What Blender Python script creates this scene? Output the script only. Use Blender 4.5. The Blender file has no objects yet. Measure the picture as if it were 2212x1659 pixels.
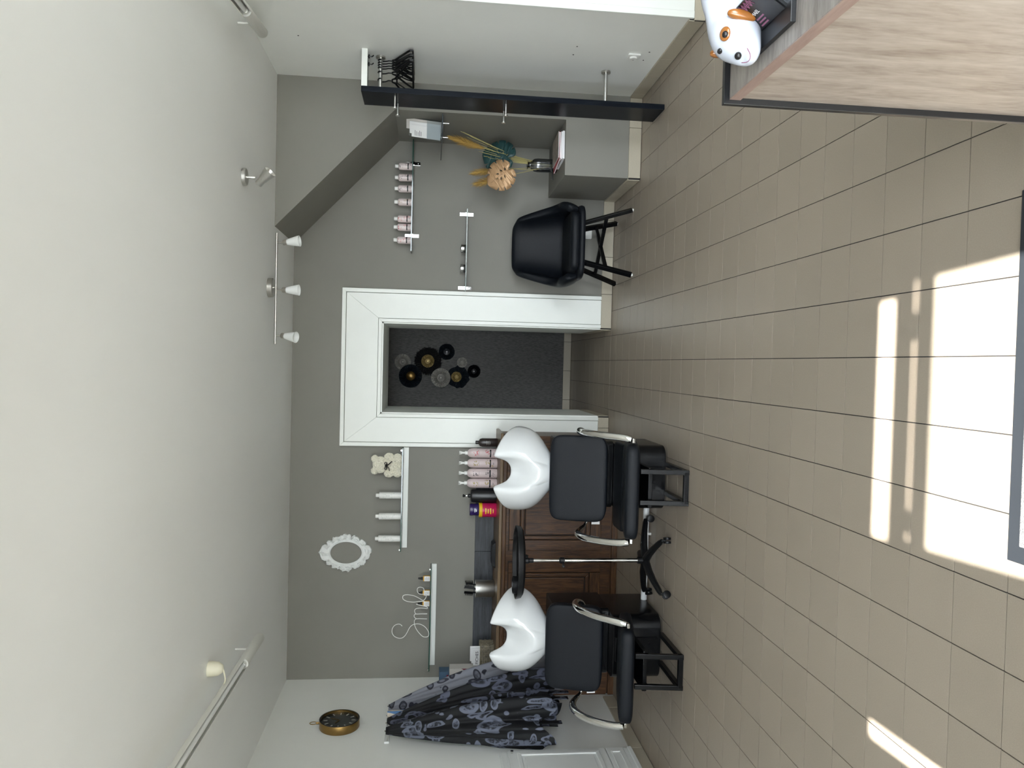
import bpy, bmesh, math, random
from mathutils import Vector, Matrix
from mathutils.geometry import tessellate_polygon
random.seed(7)
SC = bpy.context.scene
COL = SC.collection
PI = math.pi

# ------------------------------------------------------------------ camera, world, sun, exposure
H = 1.5396
def make_camera():
    p, yw, r = -0.10705794, 0.02543376, 0.02217565
    F = Vector((-math.sin(yw)*math.cos(p), math.cos(yw)*math.cos(p), math.sin(p)))
    R = Vector((math.cos(yw), math.sin(yw), 0)); U = R.cross(F)
    R, U = R*math.cos(r)+U*math.sin(r), U*math.cos(r)-R*math.sin(r)
    cd = bpy.data.cameras.new('camera'); co = bpy.data.objects.new('camera', cd); COL.objects.link(co)
    cd.sensor_fit = 'HORIZONTAL'; cd.sensor_width = 36.0; cd.lens = 1669.38*36.0/2212.0
    cd.clip_start = 0.02; cd.clip_end = 200
    X, Y, Z = -U, R, -F                     # the phone is held on its side
    co.matrix_world = Matrix(((X.x, Y.x, Z.x, 0), (X.y, Y.y, Z.y, 0), (X.z, Y.z, Z.z, H), (0, 0, 0, 1)))
    SC.camera = co
make_camera()

w = bpy.data.worlds.new('sky'); SC.world = w; w.use_nodes = True
bg = w.node_tree.nodes['Background']; bg.inputs[0].default_value = (0.87, 0.91, 0.97, 1); bg.inputs[1].default_value = 4.6

sd = bpy.data.lights.new('sun', 'SUN'); so = bpy.data.objects.new('sun', sd); COL.objects.link(so)
sd.energy = 11.0; sd.color = (1.0, 0.95, 0.88); sd.angle = math.radians(0.55)
SUN = Vector((-0.055, 1.0, -0.90)).normalized()
so.rotation_euler = SUN.to_track_quat('-Z', 'Y').to_euler(); so.location = (0, -6, 6)

SC.view_settings.view_transform = 'Standard'; SC.view_settings.look = 'None'
SC.view_settings.gamma = 1.0; SC.view_settings.use_curve_mapping = False
SC.view_settings.exposure = 2.12
cy = SC.cycles
cy.diffuse_bounces = 7; cy.max_bounces = 14; cy.transparent_max_bounces = 16
cy.caustics_reflective = False; cy.caustics_refractive = False; cy.sample_clamp_indirect = 6.0

# ------------------------------------------------------------------ materials
def lin(c):
    return tuple((v/255/12.92 if v/255 <= .04045 else ((v/255+.055)/1.055)**2.4) for v in c) + (1,)
class NT:
    def __init__(s, m): s.t = m.node_tree; s.n = s.t.nodes; s.b = s.n['Principled BSDF']; s.out = s.n['Material Output']
    def add(s, typ, **kw):
        n = s.n.new(typ)
        for k, v in kw.items():
            if k in n.inputs: n.inputs[k].default_value = v
            else: setattr(n, k, v)
        return n
    def ln(s, a, b): s.t.links.new(a, b)
def mat(name, c, rough=.5, metal=0, spec=.5, var=0, vscale=8, bump=0, bscale=60, stretch=None, rnd=0, coat=0, trans=None):
    m = bpy.data.materials.new(name); m.use_nodes = True; t = NT(m); b = t.b
    c = lin(c)
    b.inputs['Base Color'].default_value = c; b.inputs['Roughness'].default_value = rough
    b.inputs['Metallic'].default_value = metal; b.inputs['Specular IOR Level'].default_value = spec
    if coat: b.inputs['Coat Weight'].default_value = coat; b.inputs['Coat Roughness'].default_value = .08
    tc = t.add('ShaderNodeTexCoord'); src = tc.outputs['Object']
    if stretch:
        mp = t.add('ShaderNodeMapping'); mp.inputs['Scale'].default_value = stretch; t.ln(src, mp.inputs[0]); src = mp.outputs[0]
    col = None
    if var:
        nz = t.add('ShaderNodeTexNoise', Scale=vscale, Detail=6.0, Roughness=.6); t.ln(src, nz.inputs['Vector'])
        rp = t.add('ShaderNodeMapRange'); rp.inputs['From Min'].default_value = .3; rp.inputs['From Max'].default_value = .7
        rp.inputs['To Min'].default_value = 1-var; rp.inputs['To Max'].default_value = 1+var
        t.ln(nz.outputs['Fac'], rp.inputs['Value']); col = rp.outputs[0]
    if rnd:
        oi = t.add('ShaderNodeObjectInfo'); r2 = t.add('ShaderNodeMapRange'); r2.inputs['To Min'].default_value = 1-rnd; r2.inputs['To Max'].default_value = 1+rnd
        t.ln(oi.outputs['Random'], r2.inputs['Value'])
        if col:
            mu = t.add('ShaderNodeMath', operation='MULTIPLY'); t.ln(col, mu.inputs[0]); t.ln(r2.outputs[0], mu.inputs[1]); col = mu.outputs[0]
        else: col = r2.outputs[0]
    if col:
        vm = t.add('ShaderNodeVectorMath', operation='SCALE'); vm.inputs[0].default_value = c[:3]; t.ln(col, vm.inputs['Scale']); t.ln(vm.outputs[0], b.inputs['Base Color'])
    if bump:
        n2 = t.add('ShaderNodeTexNoise', Scale=bscale, Detail=4.0); t.ln(src, n2.inputs['Vector'])
        bp = t.add('ShaderNodeBump', Strength=bump, Distance=.01); t.ln(n2.outputs['Fac'], bp.inputs['Height']); t.ln(bp.outputs[0], b.inputs['Normal'])
    return m
def wood(name, cols, stretch, scale=6, rough=.45, bump=.25, rings=0, spec=.4):
    m = bpy.data.materials.new(name); m.use_nodes = True; t = NT(m)
    tc = t.add('ShaderNodeTexCoord'); mp = t.add('ShaderNodeMapping'); mp.inputs['Scale'].default_value = stretch
    t.ln(tc.outputs['Object'], mp.inputs[0])
    n1 = t.add('ShaderNodeTexNoise', Scale=scale, Detail=8.0, Roughness=.62, Distortion=.6+rings); t.ln(mp.outputs[0], n1.inputs['Vector'])
    n2 = t.add('ShaderNodeTexNoise', Scale=scale*7, Detail=3.0); t.ln(mp.outputs[0], n2.inputs['Vector'])
    mx = t.add('ShaderNodeMath', operation='MULTIPLY_ADD'); mx.inputs[1].default_value = .35; t.ln(n2.outputs['Fac'], mx.inputs[0]); t.ln(n1.outputs['Fac'], mx.inputs[2])
    rp = t.add('ShaderNodeValToRGB'); e = rp.color_ramp.elements
    e[0].position = .45; e[1].position = .85; e[0].color = lin(cols[0]); e[1].color = lin(cols[-1])
    for i, c in enumerate(cols[1:-1]):
        q = e.new(.45+.4*(i+1)/(len(cols)-1)); q.color = lin(c)
    t.ln(mx.outputs[0], rp.inputs[0]); t.ln(rp.outputs[0], t.b.inputs['Base Color'])
    t.b.inputs['Roughness'].default_value = rough; t.b.inputs['Specular IOR Level'].default_value = spec
    bp = t.add('ShaderNodeBump', Strength=bump, Distance=.004); t.ln(mx.outputs[0], bp.inputs['Height']); t.ln(bp.outputs[0], t.b.inputs['Normal'])
    return m
def glass(name, tint, gloss=.12, rough=.02):
    m = bpy.data.materials.new(name); m.use_nodes = True; t = NT(m); t.n.remove(t.b)
    tr = t.add('ShaderNodeBsdfTransparent'); tr.inputs[0].default_value = lin(tint)
    gl = t.add('ShaderNodeBsdfGlossy'); gl.inputs['Roughness'].default_value = rough
    fr = t.add('ShaderNodeFresnel', IOR=1.45); ad = t.add('ShaderNodeMath', operation='MAXIMUM'); ad.inputs[1].default_value = gloss*.3
    t.ln(fr.outputs[0], ad.inputs[0]); mx = t.add('ShaderNodeMixShader'); t.ln(ad.outputs[0], mx.inputs[0]); t.ln(tr.outputs[0], mx.inputs[1]); t.ln(gl.outputs[0], mx.inputs[2])
    t.ln(mx.outputs[0], t.out.inputs['Surface']); return m
def print_mat(name, base, ink1, ink2, scale, rough=.7, amount=.5, seed=0.0):
    """cloth with a dense print of outlined, sketchy shapes (two layers of stretched cells)"""
    m = bpy.data.materials.new(name); m.use_nodes = True; t = NT(m)
    tc = t.add('ShaderNodeTexCoord'); prev = lin(base); link = None
    nz = t.add('ShaderNodeTexNoise', Scale=scale*5, Detail=5.0, Roughness=.7); t.ln(tc.outputs['Object'], nz.inputs['Vector'])
    wz = t.add('ShaderNodeTexNoise', Scale=scale*.9, Detail=1.5); t.ln(tc.outputs['Object'], wz.inputs['Vector'])
    for k, (st, rot) in enumerate((((1, 1, .55), .5), ((1, .5, 1.2), -.6), ((1, 1.6, .35), .2))):
        mp = t.add('ShaderNodeMapping'); mp.inputs['Location'].default_value = (seed+k*3.3, seed*.7+k, seed*1.3); mp.inputs['Scale'].default_value = st; mp.inputs['Rotation'].default_value = (rot, 0, 0)
        t.ln(tc.outputs['Object'], mp.inputs[0])
        ad = t.add('ShaderNodeVectorMath', operation='MULTIPLY_ADD'); ad.inputs[1].default_value = (.07, .07, .07); t.ln(wz.outputs['Color'], ad.inputs[0]); t.ln(mp.outputs[0], ad.inputs[2])
        v = t.add('ShaderNodeTexVoronoi', Scale=scale*(1+.5*k)); v.inputs['Randomness'].default_value = .8; t.ln(ad.outputs[0], v.inputs['Vector'])
        def step(e0, e1):
            q = t.add('ShaderNodeMapRange'); q.inputs['From Min'].default_value = e0; q.inputs['From Max'].default_value = e1; t.ln(v.outputs['Distance'], q.inputs['Value']); return q.outputs[0]
        body = step(amount, amount-.02); inner = step(amount-.13, amount-.10)
        fill = t.add('ShaderNodeMix', data_type='RGBA'); fill.inputs['A'].default_value = lin(ink2); fill.inputs['B'].default_value = lin(ink1)
        tone = t.add('ShaderNodeMapRange'); tone.inputs['From Min'].default_value = .45; tone.inputs['From Max'].default_value = .62; t.ln(nz.outputs['Fac'], tone.inputs['Value'])
        mxx = t.add('ShaderNodeMath', operation='MAXIMUM'); t.ln(tone.outputs[0], mxx.inputs[0]); t.ln(inner, mxx.inputs[1]); t.ln(mxx.outputs[0], fill.inputs['Factor'])
        mix = t.add('ShaderNodeMix', data_type='RGBA')
        if link: t.ln(link, mix.inputs['A'])
        else: mix.inputs['A'].default_value = prev
        t.ln(fill.outputs['Result'], mix.inputs['B']); t.ln(body, mix.inputs['Factor']); link = mix.outputs['Result']
    t.ln(link, t.b.inputs['Base Color']); t.b.inputs['Roughness'].default_value = rough; t.b.inputs['Specular IOR Level'].default_value = .3
    return m

M = {}
M['tile'] = mat('floor tile', (156, 145, 131), .38, var=.07, vscale=260, rnd=.028, bump=.06, bscale=400)
M['tilefield'] = mat('floor tile plain', (156, 145, 131), .38, var=.07, vscale=260, bump=.06, bscale=400)
M['skirt'] = mat('skirting tile', (176, 168, 150), .4, var=.06, vscale=200, rnd=.04)
M['grout'] = mat('dark grout', (44, 42, 42), .9, var=.1)
M['taupe'] = mat('taupe wall paint', (130, 128, 121), .62, spec=.3, var=.035, vscale=1.6, bump=.05, bscale=90)
M['lightwall'] = mat('pale grey wall paint', (236, 237, 233), .55, spec=.3, var=.02, vscale=2, bump=.05, bscale=80)
M['ceil'] = mat('ceiling paint', (240, 241, 239), .5, spec=.3, var=.02, vscale=1.5, bump=.05, bscale=5, stretch=(1, .25, 1))
M['white'] = mat('white lacquer', (232, 235, 230), .38, var=.015, vscale=5)
M['whitepaint'] = mat('white painted wood', (226, 228, 226), .35, var=.015, vscale=5)
M['paper'] = mat('dark textured wallpaper', (80, 79, 77), .6, var=.55, vscale=34, stretch=(4.5, 1, .8), bump=.3, bscale=60)
M['oak'] = wood('dark oak', [(40, 24, 13), (72, 46, 25), (98, 66, 38)], (14, 14, 1.1), 3.0, .42, .3, 1.2)
M['oakh'] = wood('dark oak horizontal', [(42, 26, 14), (74, 48, 26), (102, 70, 41)], (1.0, 12, 14), 3.0, .42, .3, .8)
M['oakgap'] = mat('shadowed oak', (30, 19, 12), .6, var=.1)
M['oaktop'] = wood('worn oak top', [(74, 58, 42), (104, 84, 62), (122, 102, 76)], (1, 12, 12), 3, .35, .2)
M['plank'] = wood('charcoal plank', [(38, 40, 43), (58, 61, 65), (74, 77, 81)], (1, 12, 12), 4, .5, .25)
M['greyoak'] = wood('grey oak laminate', [(136, 122, 110), (164, 152, 140), (182, 172, 161)], (6, 6, 1.3), 3.4, .42, .15)
M['greyoakshade'] = wood('grey oak laminate shaded', [(104, 98, 94), (134, 128, 123), (152, 146, 140)], (1.3, 9, 6), 5, .38, .15)  # same laminate as the sides; dimmer light on top put into the colour
M['edgeband'] = wood('pinkish edge band', [(136, 112, 104), (158, 136, 126)], (6, 1, 6), 5, .4, .1)
M['black'] = mat('black satin', (22, 23, 25), .35, var=.1)
M['blackboard'] = wood('black ash board', [(12, 15, 20), (20, 24, 30), (28, 32, 38)], (8, 8, .6), 6, .22, .08, spec=.05)
M['leather'] = mat('black leatherette', (12, 16, 22), .5, spec=.22, var=.05, bump=.12, bscale=350)
M['leather2'] = mat('blue black leather', (11, 15, 21), .5, spec=.22, var=.06, bump=.15, bscale=260)
M['blackmetal'] = mat('black enamel metal', (10, 11, 13), .22, spec=.32, var=.05)
M['blackplastic'] = mat('black moulded plastic', (12, 13, 15), .4, spec=.3, var=.05, bump=.05, bscale=300)
M['chrome'] = mat('chrome', (225, 225, 222), .06, 1)
M['steel'] = mat('brushed steel', (208, 207, 202), .36, 1, var=.06, vscale=20, stretch=(1, 1, 12))
M['nickel'] = mat('satin nickel', (190, 187, 180), .32, 1)
M['ceramic'] = mat('white ceramic', (218, 221, 222), .08, spec=.6, coat=.3, var=.01)
M['opal'] = mat('opal glass', (232, 234, 232), .2, spec=.5)
M['cream'] = mat('cream plastic', (226, 222, 200), .4)
M['whiteplastic'] = mat('white plastic', (232, 232, 228), .35)
M['whitemetal'] = mat('white enamel', (222, 222, 216), .35)
M['pipe'] = mat('white pipe', (214, 216, 218), .35)
M['glass'] = glass('shelf glass', (228, 240, 234))
M['glassedge'] = mat('green glass edge', (34, 74, 62), .12, spec=.7)
M['darkedge'] = mat('dark glass edge', (36, 46, 52), .12, spec=.7)
M['clear'] = glass('clear acrylic', (240, 244, 246), .3)
M['vase'] = glass('smoked ribbed glass', (214, 218, 222), .5, .05)
M['pane'] = glass('window pane', (250, 252, 252))
M['brass'] = mat('aged brass', (142, 114, 66), .38, .85, var=.2, vscale=6)
M['gold'] = mat('gold leaf', (196, 174, 120), .45, .55, var=.3, vscale=90)
M['face'] = mat('dark dial', (34, 38, 38), .25, var=.5, vscale=18)
M['artblack'] = mat('black lacquer disc', (14, 16, 20), .3, var=.1)
M['artgrey'] = mat('warm grey disc', (168, 165, 158), .5, var=.12, vscale=40)
M['artnavy'] = mat('blue black disc', (30, 36, 42), .3, var=.1)
M['fur'] = mat('black fur', (7, 7, 8), .9)
M['mosgold'] = mat('bronze paper leaf', (186, 150, 112), .42, metal=.25, var=.12, vscale=12)
M['mosgreen'] = mat('dark green leaf', (38, 70, 70), .45, var=.25, vscale=14)
M['pampas'] = mat('ochre pampas', (190, 156, 84), .8, var=.2)
M['stem'] = mat('straw stem', (170, 160, 104), .7, var=.15)
M['pink'] = mat('pale pink plastic', (204, 188, 187), .35, var=.01)
M['pinkwhite'] = mat('pale blush plastic', (222, 208, 206), .35)
M['ink'] = mat('black ink', (18, 16, 18), .4)
M['red'] = mat('red flower ink', (188, 44, 52), .5)
M['olive'] = mat('gold green ink', (150, 134, 44), .5)
M['teal'] = mat('teal ink', (90, 130, 122), .5)
M['darkbrown'] = mat('dark brown plastic', (34, 26, 24), .3)
M['magenta'] = mat('magenta tub', (190, 30, 84), .3)
M['yellow'] = mat('yellow ring', (226, 184, 28), .35)
M['purple'] = mat('purple jar', (44, 30, 84), .25)
M['amber'] = mat('amber oil glass', (206, 160, 72), .2)
M['tin'] = mat('aluminium tin', (196, 196, 194), .25, 1)
M['wicker'] = mat('woven wicker', (126, 118, 100), .7, var=.35, vscale=40)
M['card'] = mat('white card', (232, 232, 232), .6)
M['bookblue'] = mat('steel blue cover', (70, 98, 124), .5)
M['bookgrey'] = mat('pale cover', (206, 202, 196), .5)
M['bookred'] = mat('dark red cover', (120, 28, 44), .5)
M['coverred'] = mat('red magazine cover', (178, 36, 48), .35, var=.5, vscale=14)
M['cover2'] = mat('mixed magazine cover', (150, 140, 130), .35, var=.6, vscale=12)
M['dogwhite'] = mat('white puppy glaze', (188, 193, 203), .1, spec=.5, coat=.2, var=.01)
M['brown'] = mat('caramel glaze', (146, 92, 42), .12, spec=.6, var=.08, vscale=10)
M['mauve'] = mat('mauve ink', (134, 84, 110), .5)
M['rose'] = mat('ivory foam rose', (228, 224, 208), .8, var=.06, vscale=60)
M['ribbon'] = mat('black ribbon', (16, 16, 18), .4)
M['matgrey'] = mat('grey mat pile', (128, 128, 130), .95, var=.35, vscale=220, bump=.8, bscale=300)
M['matedge'] = mat('dark rubber edge', (34, 38, 44), .6)
M['pave'] = mat('pavement', (150, 150, 148), .8, var=.1, vscale=2)
M['capeblack'] = print_mat('black cape print', (18, 19, 22), (98, 103, 118), (30, 32, 38), 6.5, amount=.34)
M['capemid'] = print_mat('dark cape print', (16, 17, 20), (80, 84, 100), (26, 28, 34), 6.5, amount=.34, seed=3.1)
M['capegrey'] = print_mat('grey cape print', (124, 126, 136), (40, 42, 52), (100, 102, 114), 6, amount=.33, seed=1.7)
M['capeblue'] = print_mat('blue cape print', (84, 122, 168), (200, 190, 176), (180, 172, 160), 7, amount=.30, seed=5)
M['weave'] = M['wicker']

# ------------------------------------------------------------------ mesh helpers
class MB:
    def __init__(s): s.v = []; s.f = []; s.mi = []; s.cur = 0
    def add(s, vs, fs):
        b = len(s.v); s.v += [tuple(p) for p in vs]; s.f += [tuple(i+b for i in q) for q in fs]; s.mi += [s.cur]*len(fs); return s
    def box(s, x0, x1, y0, y1, z0, z1):
        x0, x1 = sorted((x0, x1)); y0, y1 = sorted((y0, y1)); z0, z1 = sorted((z0, z1))
        return s.add([(x0,y0,z0),(x1,y0,z0),(x1,y1,z0),(x0,y1,z0),(x0,y0,z1),(x1,y0,z1),(x1,y1,z1),(x0,y1,z1)],
                     [(0,3,2,1),(4,5,6,7),(0,1,5,4),(1,2,6,5),(2,3,7,6),(3,0,4,7)])
    def obox(s, c, ax, hs):
        """oriented box: centre, three axes, half sizes"""
        c = Vector(c); a = [Vector(q).normalized()*h for q, h in zip(ax, hs)]
        vs = [c+sx*a[0]+sy*a[1]+sz*a[2] for sz in (-1, 1) for sx, sy in ((-1,-1),(1,-1),(1,1),(-1,1))]
        return s.add(vs, [(0,3,2,1),(4,5,6,7),(0,1,5,4),(1,2,6,5),(2,3,7,6),(3,0,4,7)])
    def bar(s, a, b, w, h=None, up=(0,0,1)):
        a = Vector(a); b = Vector(b); d = (b-a); u = Vector(up)
        if abs(d.normalized().dot(u)) > .97: u = Vector((0, 1, 0))
        x = d.cross(u).normalized(); y = x.cross(d).normalized()
        return s.obox((a+b)/2, (d, x, y), (d.length/2, w/2, (h or w)/2))
    def prism(s, poly, axis, d0, d1):
        """polygon extruded along an axis; poly in the two other axes, in x,y,z order"""
        def P(p, d): return {'x': (d, p[0], p[1]), 'y': (p[0], d, p[1]), 'z': (p[0], p[1], d)}[axis]
        n = len(poly); vs = [P(p, d0) for p in poly]+[P(p, d1) for p in poly]
        tri = tessellate_polygon([[Vector((p[0], p[1], 0)) for p in poly]])
        fs = [tuple(t) for t in tri]+[tuple(i+n for i in t) for t in tri]+[(i, (i+1) % n, n+(i+1) % n, n+i) for i in range(n)]
        return s.add(vs, fs)
    def loft(s, rings, closed=True, cap0=True, cap1=True):
        n = len(rings[0]); vs = [p for r in rings for p in r]; fs = []
        for k in range(len(rings)-1):
            for i in range(n if closed else n-1):
                j = (i+1) % n; fs.append((k*n+i, k*n+j, (k+1)*n+j, (k+1)*n+i))
        if cap0: fs.append(tuple(range(n-1, -1, -1)))
        if cap1: fs.append(tuple((len(rings)-1)*n+i for i in range(n)))
        return s.add(vs, fs)
    def lathe(s, prof, n=24, c=(0,0,0), axis='z', cap=True, sx=1, sy=1):
        rings = []
        for r, z in prof:
            ring = []
            for i in range(n):
                a = 2*PI*i/n; x, y = r*math.cos(a)*sx, r*math.sin(a)*sy
                p = {'z': (x, y, z), 'y': (x, z, y), 'x': (z, x, y)}[axis]
                ring.append((p[0]+c[0], p[1]+c[1], p[2]+c[2]))
            rings.append(ring)
        return s.loft(rings, True, cap, cap)
    def tube(s, pts, r, n=8, closed=False, cap=True, ry=None):
        pts = [Vector(p) for p in pts]; m = len(pts); rings = []
        rr = r if isinstance(r, (list, tuple)) else [r]*m
        nrm = None
        for i in range(m):
            if closed: t = pts[(i+1) % m]-pts[i-1]
            else: t = pts[min(i+1, m-1)]-pts[max(i-1, 0)]
            t = t.normalized() if t.length > 1e-9 else Vector((0, 0, 1))
            if nrm is None:
                u = Vector((0, 0, 1)) if abs(t.z) < .9 else Vector((1, 0, 0)); nrm = (u-t*u.dot(t)).normalized()
            else:
                nrm = nrm-t*nrm.dot(t); nrm = nrm.normalized() if nrm.length > 1e-6 else Vector((1, 0, 0))
            bn = t.cross(nrm)
            q = ry/rr[i] if ry else 1
            rings.append([pts[i]+nrm*rr[i]*math.cos(2*PI*k/n)+bn*rr[i]*q*math.sin(2*PI*k/n) for k in range(n)])
        if closed: rings.append(rings[0])
        return s.loft(rings, True, cap and not closed, cap and not closed)
    def superq(s, c, h, e1=.25, e2=.25, nu=28, nv=14, rot=None):
        """rounded box (superellipsoid)"""
        def sp(v, e): return math.copysign(abs(v)**e, v)
        c = Vector(c); rings = []
        for j in range(nv+1):
            ph = -PI/2+PI*j/nv
            # denser near the edges
            ring = []
            for i in range(nu):
                th = 2*PI*i/nu
                p = Vector((h[0]*sp(math.cos(ph), e1)*sp(math.cos(th), e2), h[1]*sp(math.cos(ph), e1)*sp(math.sin(th), e2), h[2]*sp(math.sin(ph), e1)))
                if rot: p = rot @ p
                ring.append(c+p)
            rings.append(ring)
        return s.loft(rings, True, True, True)
    def sphere(s, c, r, nu=16, nv=10, rot=None):
        h = r if isinstance(r, (list, tuple)) else (r, r, r)
        return s.superq(c, h, 1, 1, nu, nv, rot)
    def xf(s, mtx):
        s.v = [tuple(mtx @ Vector(p)) for p in s.v]; return s
    def build(s, name, mats, parent=None, loc=None, world=True, smooth=True, ang=35, bevel=0, seg=2, sub=0, merge=True):
        off = Vector((0, 0, 0))
        if world:
            if parent is not None:
                r = parent
                while r.parent: r = r.parent
                off = Vector(r.location)
            elif loc is not None: off = Vector(loc)
        me = bpy.data.meshes.new(name)
        me.from_pydata([(p[0]-off.x, p[1]-off.y, p[2]-off.z) for p in s.v], [], s.f)
        ml = mats if isinstance(mats, (list, tuple)) else [mats]
        for k in ml: me.materials.append(M[k] if isinstance(k, str) else k)
        if len(ml) > 1: me.polygons.foreach_set('material_index', s.mi)
        if merge:
            bm = bmesh.new(); bm.from_mesh(me); bmesh.ops.remove_doubles(bm, verts=bm.verts, dist=1e-6)
            bmesh.ops.recalc_face_normals(bm, faces=bm.faces); bm.to_mesh(me); bm.free()
        if smooth:
            me.polygons.foreach_set('use_smooth', [True]*len(me.polygons)); me.set_sharp_from_angle(angle=math.radians(ang))
        me.update()
        o = bpy.data.objects.new(name, me); COL.objects.link(o)
        if parent is not None: o.parent = parent
        elif loc is not None: o.location = loc
        if bevel:
            b = o.modifiers.new('b', 'BEVEL'); b.width = bevel; b.segments = seg; b.limit_method = 'ANGLE'; b.angle_limit = math.radians(40)
        if sub:
            b = o.modifiers.new('s', 'SUBSURF'); b.levels = sub; b.render_levels = sub
        return o
def tag(o, label=None, cat=None, group=None, kind=None):
    if label: o['label'] = label
    if cat: o['category'] = cat
    if group: o['group'] = group
    if kind: o['kind'] = kind
    return o
def thing(name, label, cat, loc=(0,0,0), rz=0, group=None):
    o = bpy.data.objects.new(name, None); COL.objects.link(o); o.location = loc; o.rotation_euler = (0, 0, rz); o.empty_display_size = .05
    return tag(o, label, cat, group)
def struct(o): o['kind'] = 'structure'; return o
def copy_tree(o, parent=None):
    c = o.copy(); COL.objects.link(c); c.parent = parent
    for ch in [k for k in bpy.data.objects if k.parent == o]: copy_tree(ch, c)
    return c
def bx(name, m, parent, *a, bevel=0, **kw): return MB().box(*a).build(name, m, parent, bevel=bevel, **kw)
def cyl_patch(mb, r, z0, z1, a0, a1, n=8):
    vs = []
    for i in range(n+1):
        a = a0+(a1-a0)*i/n; vs += [(r*math.cos(a), r*math.sin(a), z0), (r*math.cos(a), r*math.sin(a), z1)]
    return mb.add(vs, [(2*i, 2*i+2, 2*i+3, 2*i+1) for i in range(n)])
def text_mesh(name, txt, size, m, parent, mtx, ext=.0004):
    cu = bpy.data.curves.new('t', 'FONT'); cu.body = txt; cu.size = size; cu.extrude = ext; cu.align_x = 'CENTER'
    t = bpy.data.objects.new('t', cu); COL.objects.link(t)
    dg = bpy.context.evaluated_depsgraph_get(); me = bpy.data.meshes.new_from_object(t.evaluated_get(dg)); bpy.data.objects.remove(t)
    me.transform(mtx); me.materials.clear(); me.materials.append(M[m]); me.name = name
    o = bpy.data.objects.new(name, me); COL.objects.link(o); o.parent = parent; return o

# ------------------------------------------------------------------ the room
XL, XR, YB, YN, YF, ZC = -2.66, 2.02, 6.50, 5.70, -0.15, 2.66
XR2, YE, YA = 3.30, 4.38, 8.36           # wider front part, end of the right wall, wall behind the passage
JX0, JX1, JY = -0.434, 0.327, 7.38       # passage
ZD = 1.935
# floor slab with its tiles
TS, GX, GY, GJ = 0.21, 0.0559, 0.2055, 0.0035
floor = struct(MB().box(XL-.1, XR2+.1, YF-.05, YA+.1, -.08, -.004).build('floor', 'grout', smooth=False))
def tile_mb(x0, x1, y0, y1, z=0.0): return MB().box(x0, x1, y0, y1, -.02, z)
def floor_rects():
    """parts of the plan that are floor"""
    return [(XL, XR, YF, YB), (XR, XR2, YF, YE), (JX0, JX1, YB, JY), (-1.6, 1.6, JY, YA)]
tiles = []
for (rx0, rx1, ry0, ry1) in floor_rects():
    i0 = math.floor((rx0-GX)/TS); i1 = math.ceil((rx1-GX)/TS); j0 = math.floor((ry0-GY)/TS); j1 = math.ceil((ry1-GY)/TS)
    for i in range(i0, i1):
        for j in range(j0, j1):
            x0 = max(GX+i*TS+GJ/2, rx0); x1 = min(GX+(i+1)*TS-GJ/2, rx1); y0 = max(GY+j*TS+GJ/2, ry0); y1 = min(GY+(j+1)*TS-GJ/2, ry1)
            if x1-x0 > .008 and y1-y0 > .008: tiles.append((x0, x1, y0, y1))
def in_view(t):
    x, y = (t[0]+t[1])/2, (t[2]+t[3])/2
    return y > 1.80 and -0.53*y-.2 < x < .50*y+.15 and not (x > .45 and y < 2.3) and x < 2.05 and not (y > 6.05 and x < -.5) and not (x > 1.41 and y > 5.7)
vis = sorted([t for t in tiles if in_view(t)], key=lambda t: t[2])[:300]; visset = set(vis)
full = TS-GJ
proto = None; uniq = {}
for t in vis:
    wx, wy = t[1]-t[0], t[3]-t[2]; key = (round(wx, 4), round(wy, 4))
    if key not in uniq:
        o = tile_mb(0, wx, 0, wy).build('floor_tile', 'tile', floor, world=False, smooth=False); uniq[key] = o; o.location = (t[0], t[2], 0)
    else:
        o = uniq[key].copy(); COL.objects.link(o); o.location = (t[0], t[2], 0)
rest = MB()
for t in tiles:
    if t not in visset: mbt = tile_mb(*t); rest.add(mbt.v, mbt.f)
tag(rest.build('floor_tile_field', 'tilefield', floor, smooth=False, merge=False), kind='stuff')

ceiling = struct(MB().box(XL-.1, XR2+.1, YF-.05, YA+.1, ZC, ZC+.1).build('ceiling', 'ceil', smooth=False))
struct(MB().box(XL-.1, XL, YF-.05, YA+.1, 0, ZC).build('wall_left', 'lightwall', smooth=False))
mb = MB().box(XL, JX0, YB, JY, 0, ZC).box(JX1, XR, YB, JY, 0, ZC).box(JX0, JX1, YB, JY, ZD, ZC)
struct(mb.build('wall_back', 'taupe', smooth=False, merge=False))
struct(MB().prism([(XR, 0), (1.822, 0), (1.822, 1.826), (0.945, ZC), (XR, ZC)], 'y', YN, YB).build('wall_stairwell', 'taupe', smooth=False))
wr = struct(MB().box(XR, XR2, YE, JY, 0, ZC).build('wall_right', 'lightwall', smooth=False))
struct(MB().box(XR2, XR2+.1, YF-.05, YE+.3, 0, ZC).build('wall_right_front', 'lightwall', smooth=False))
struct(MB().box(-1.7, 1.7, YA, YA+.1, 0, ZC).build('wall_passage', 'paper', smooth=False))
mb = MB().box(-1.7, -1.6, JY, YA, 0, ZC).box(1.6, 1.7, JY, YA, 0, ZC)
struct(mb.build('wall_passage_ends', 'lightwall', smooth=False))
# white end face of the right wall with its corner strip
t2 = struct(MB().box(XR+.002, XR2, YE-.012, YE, .068, ZC).build('trim_2', 'white', smooth=False))
bx('corner_strip', 'white', t2, XR-.004, XR+.036, YE-.02, YE, .068, ZC, bevel=.003)

PLUGS = ((4.873, .655), (5.004, .655), (4.884, .183), (5.016, .186), (5.0, 2.399))
for (y, z) in PLUGS: MB().lathe([(0, XR-.0015), (.005, XR-.0015), (.005, XR)], 10, (0, y, z), 'x').build('wall_plug', 'ink', wr)
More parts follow.
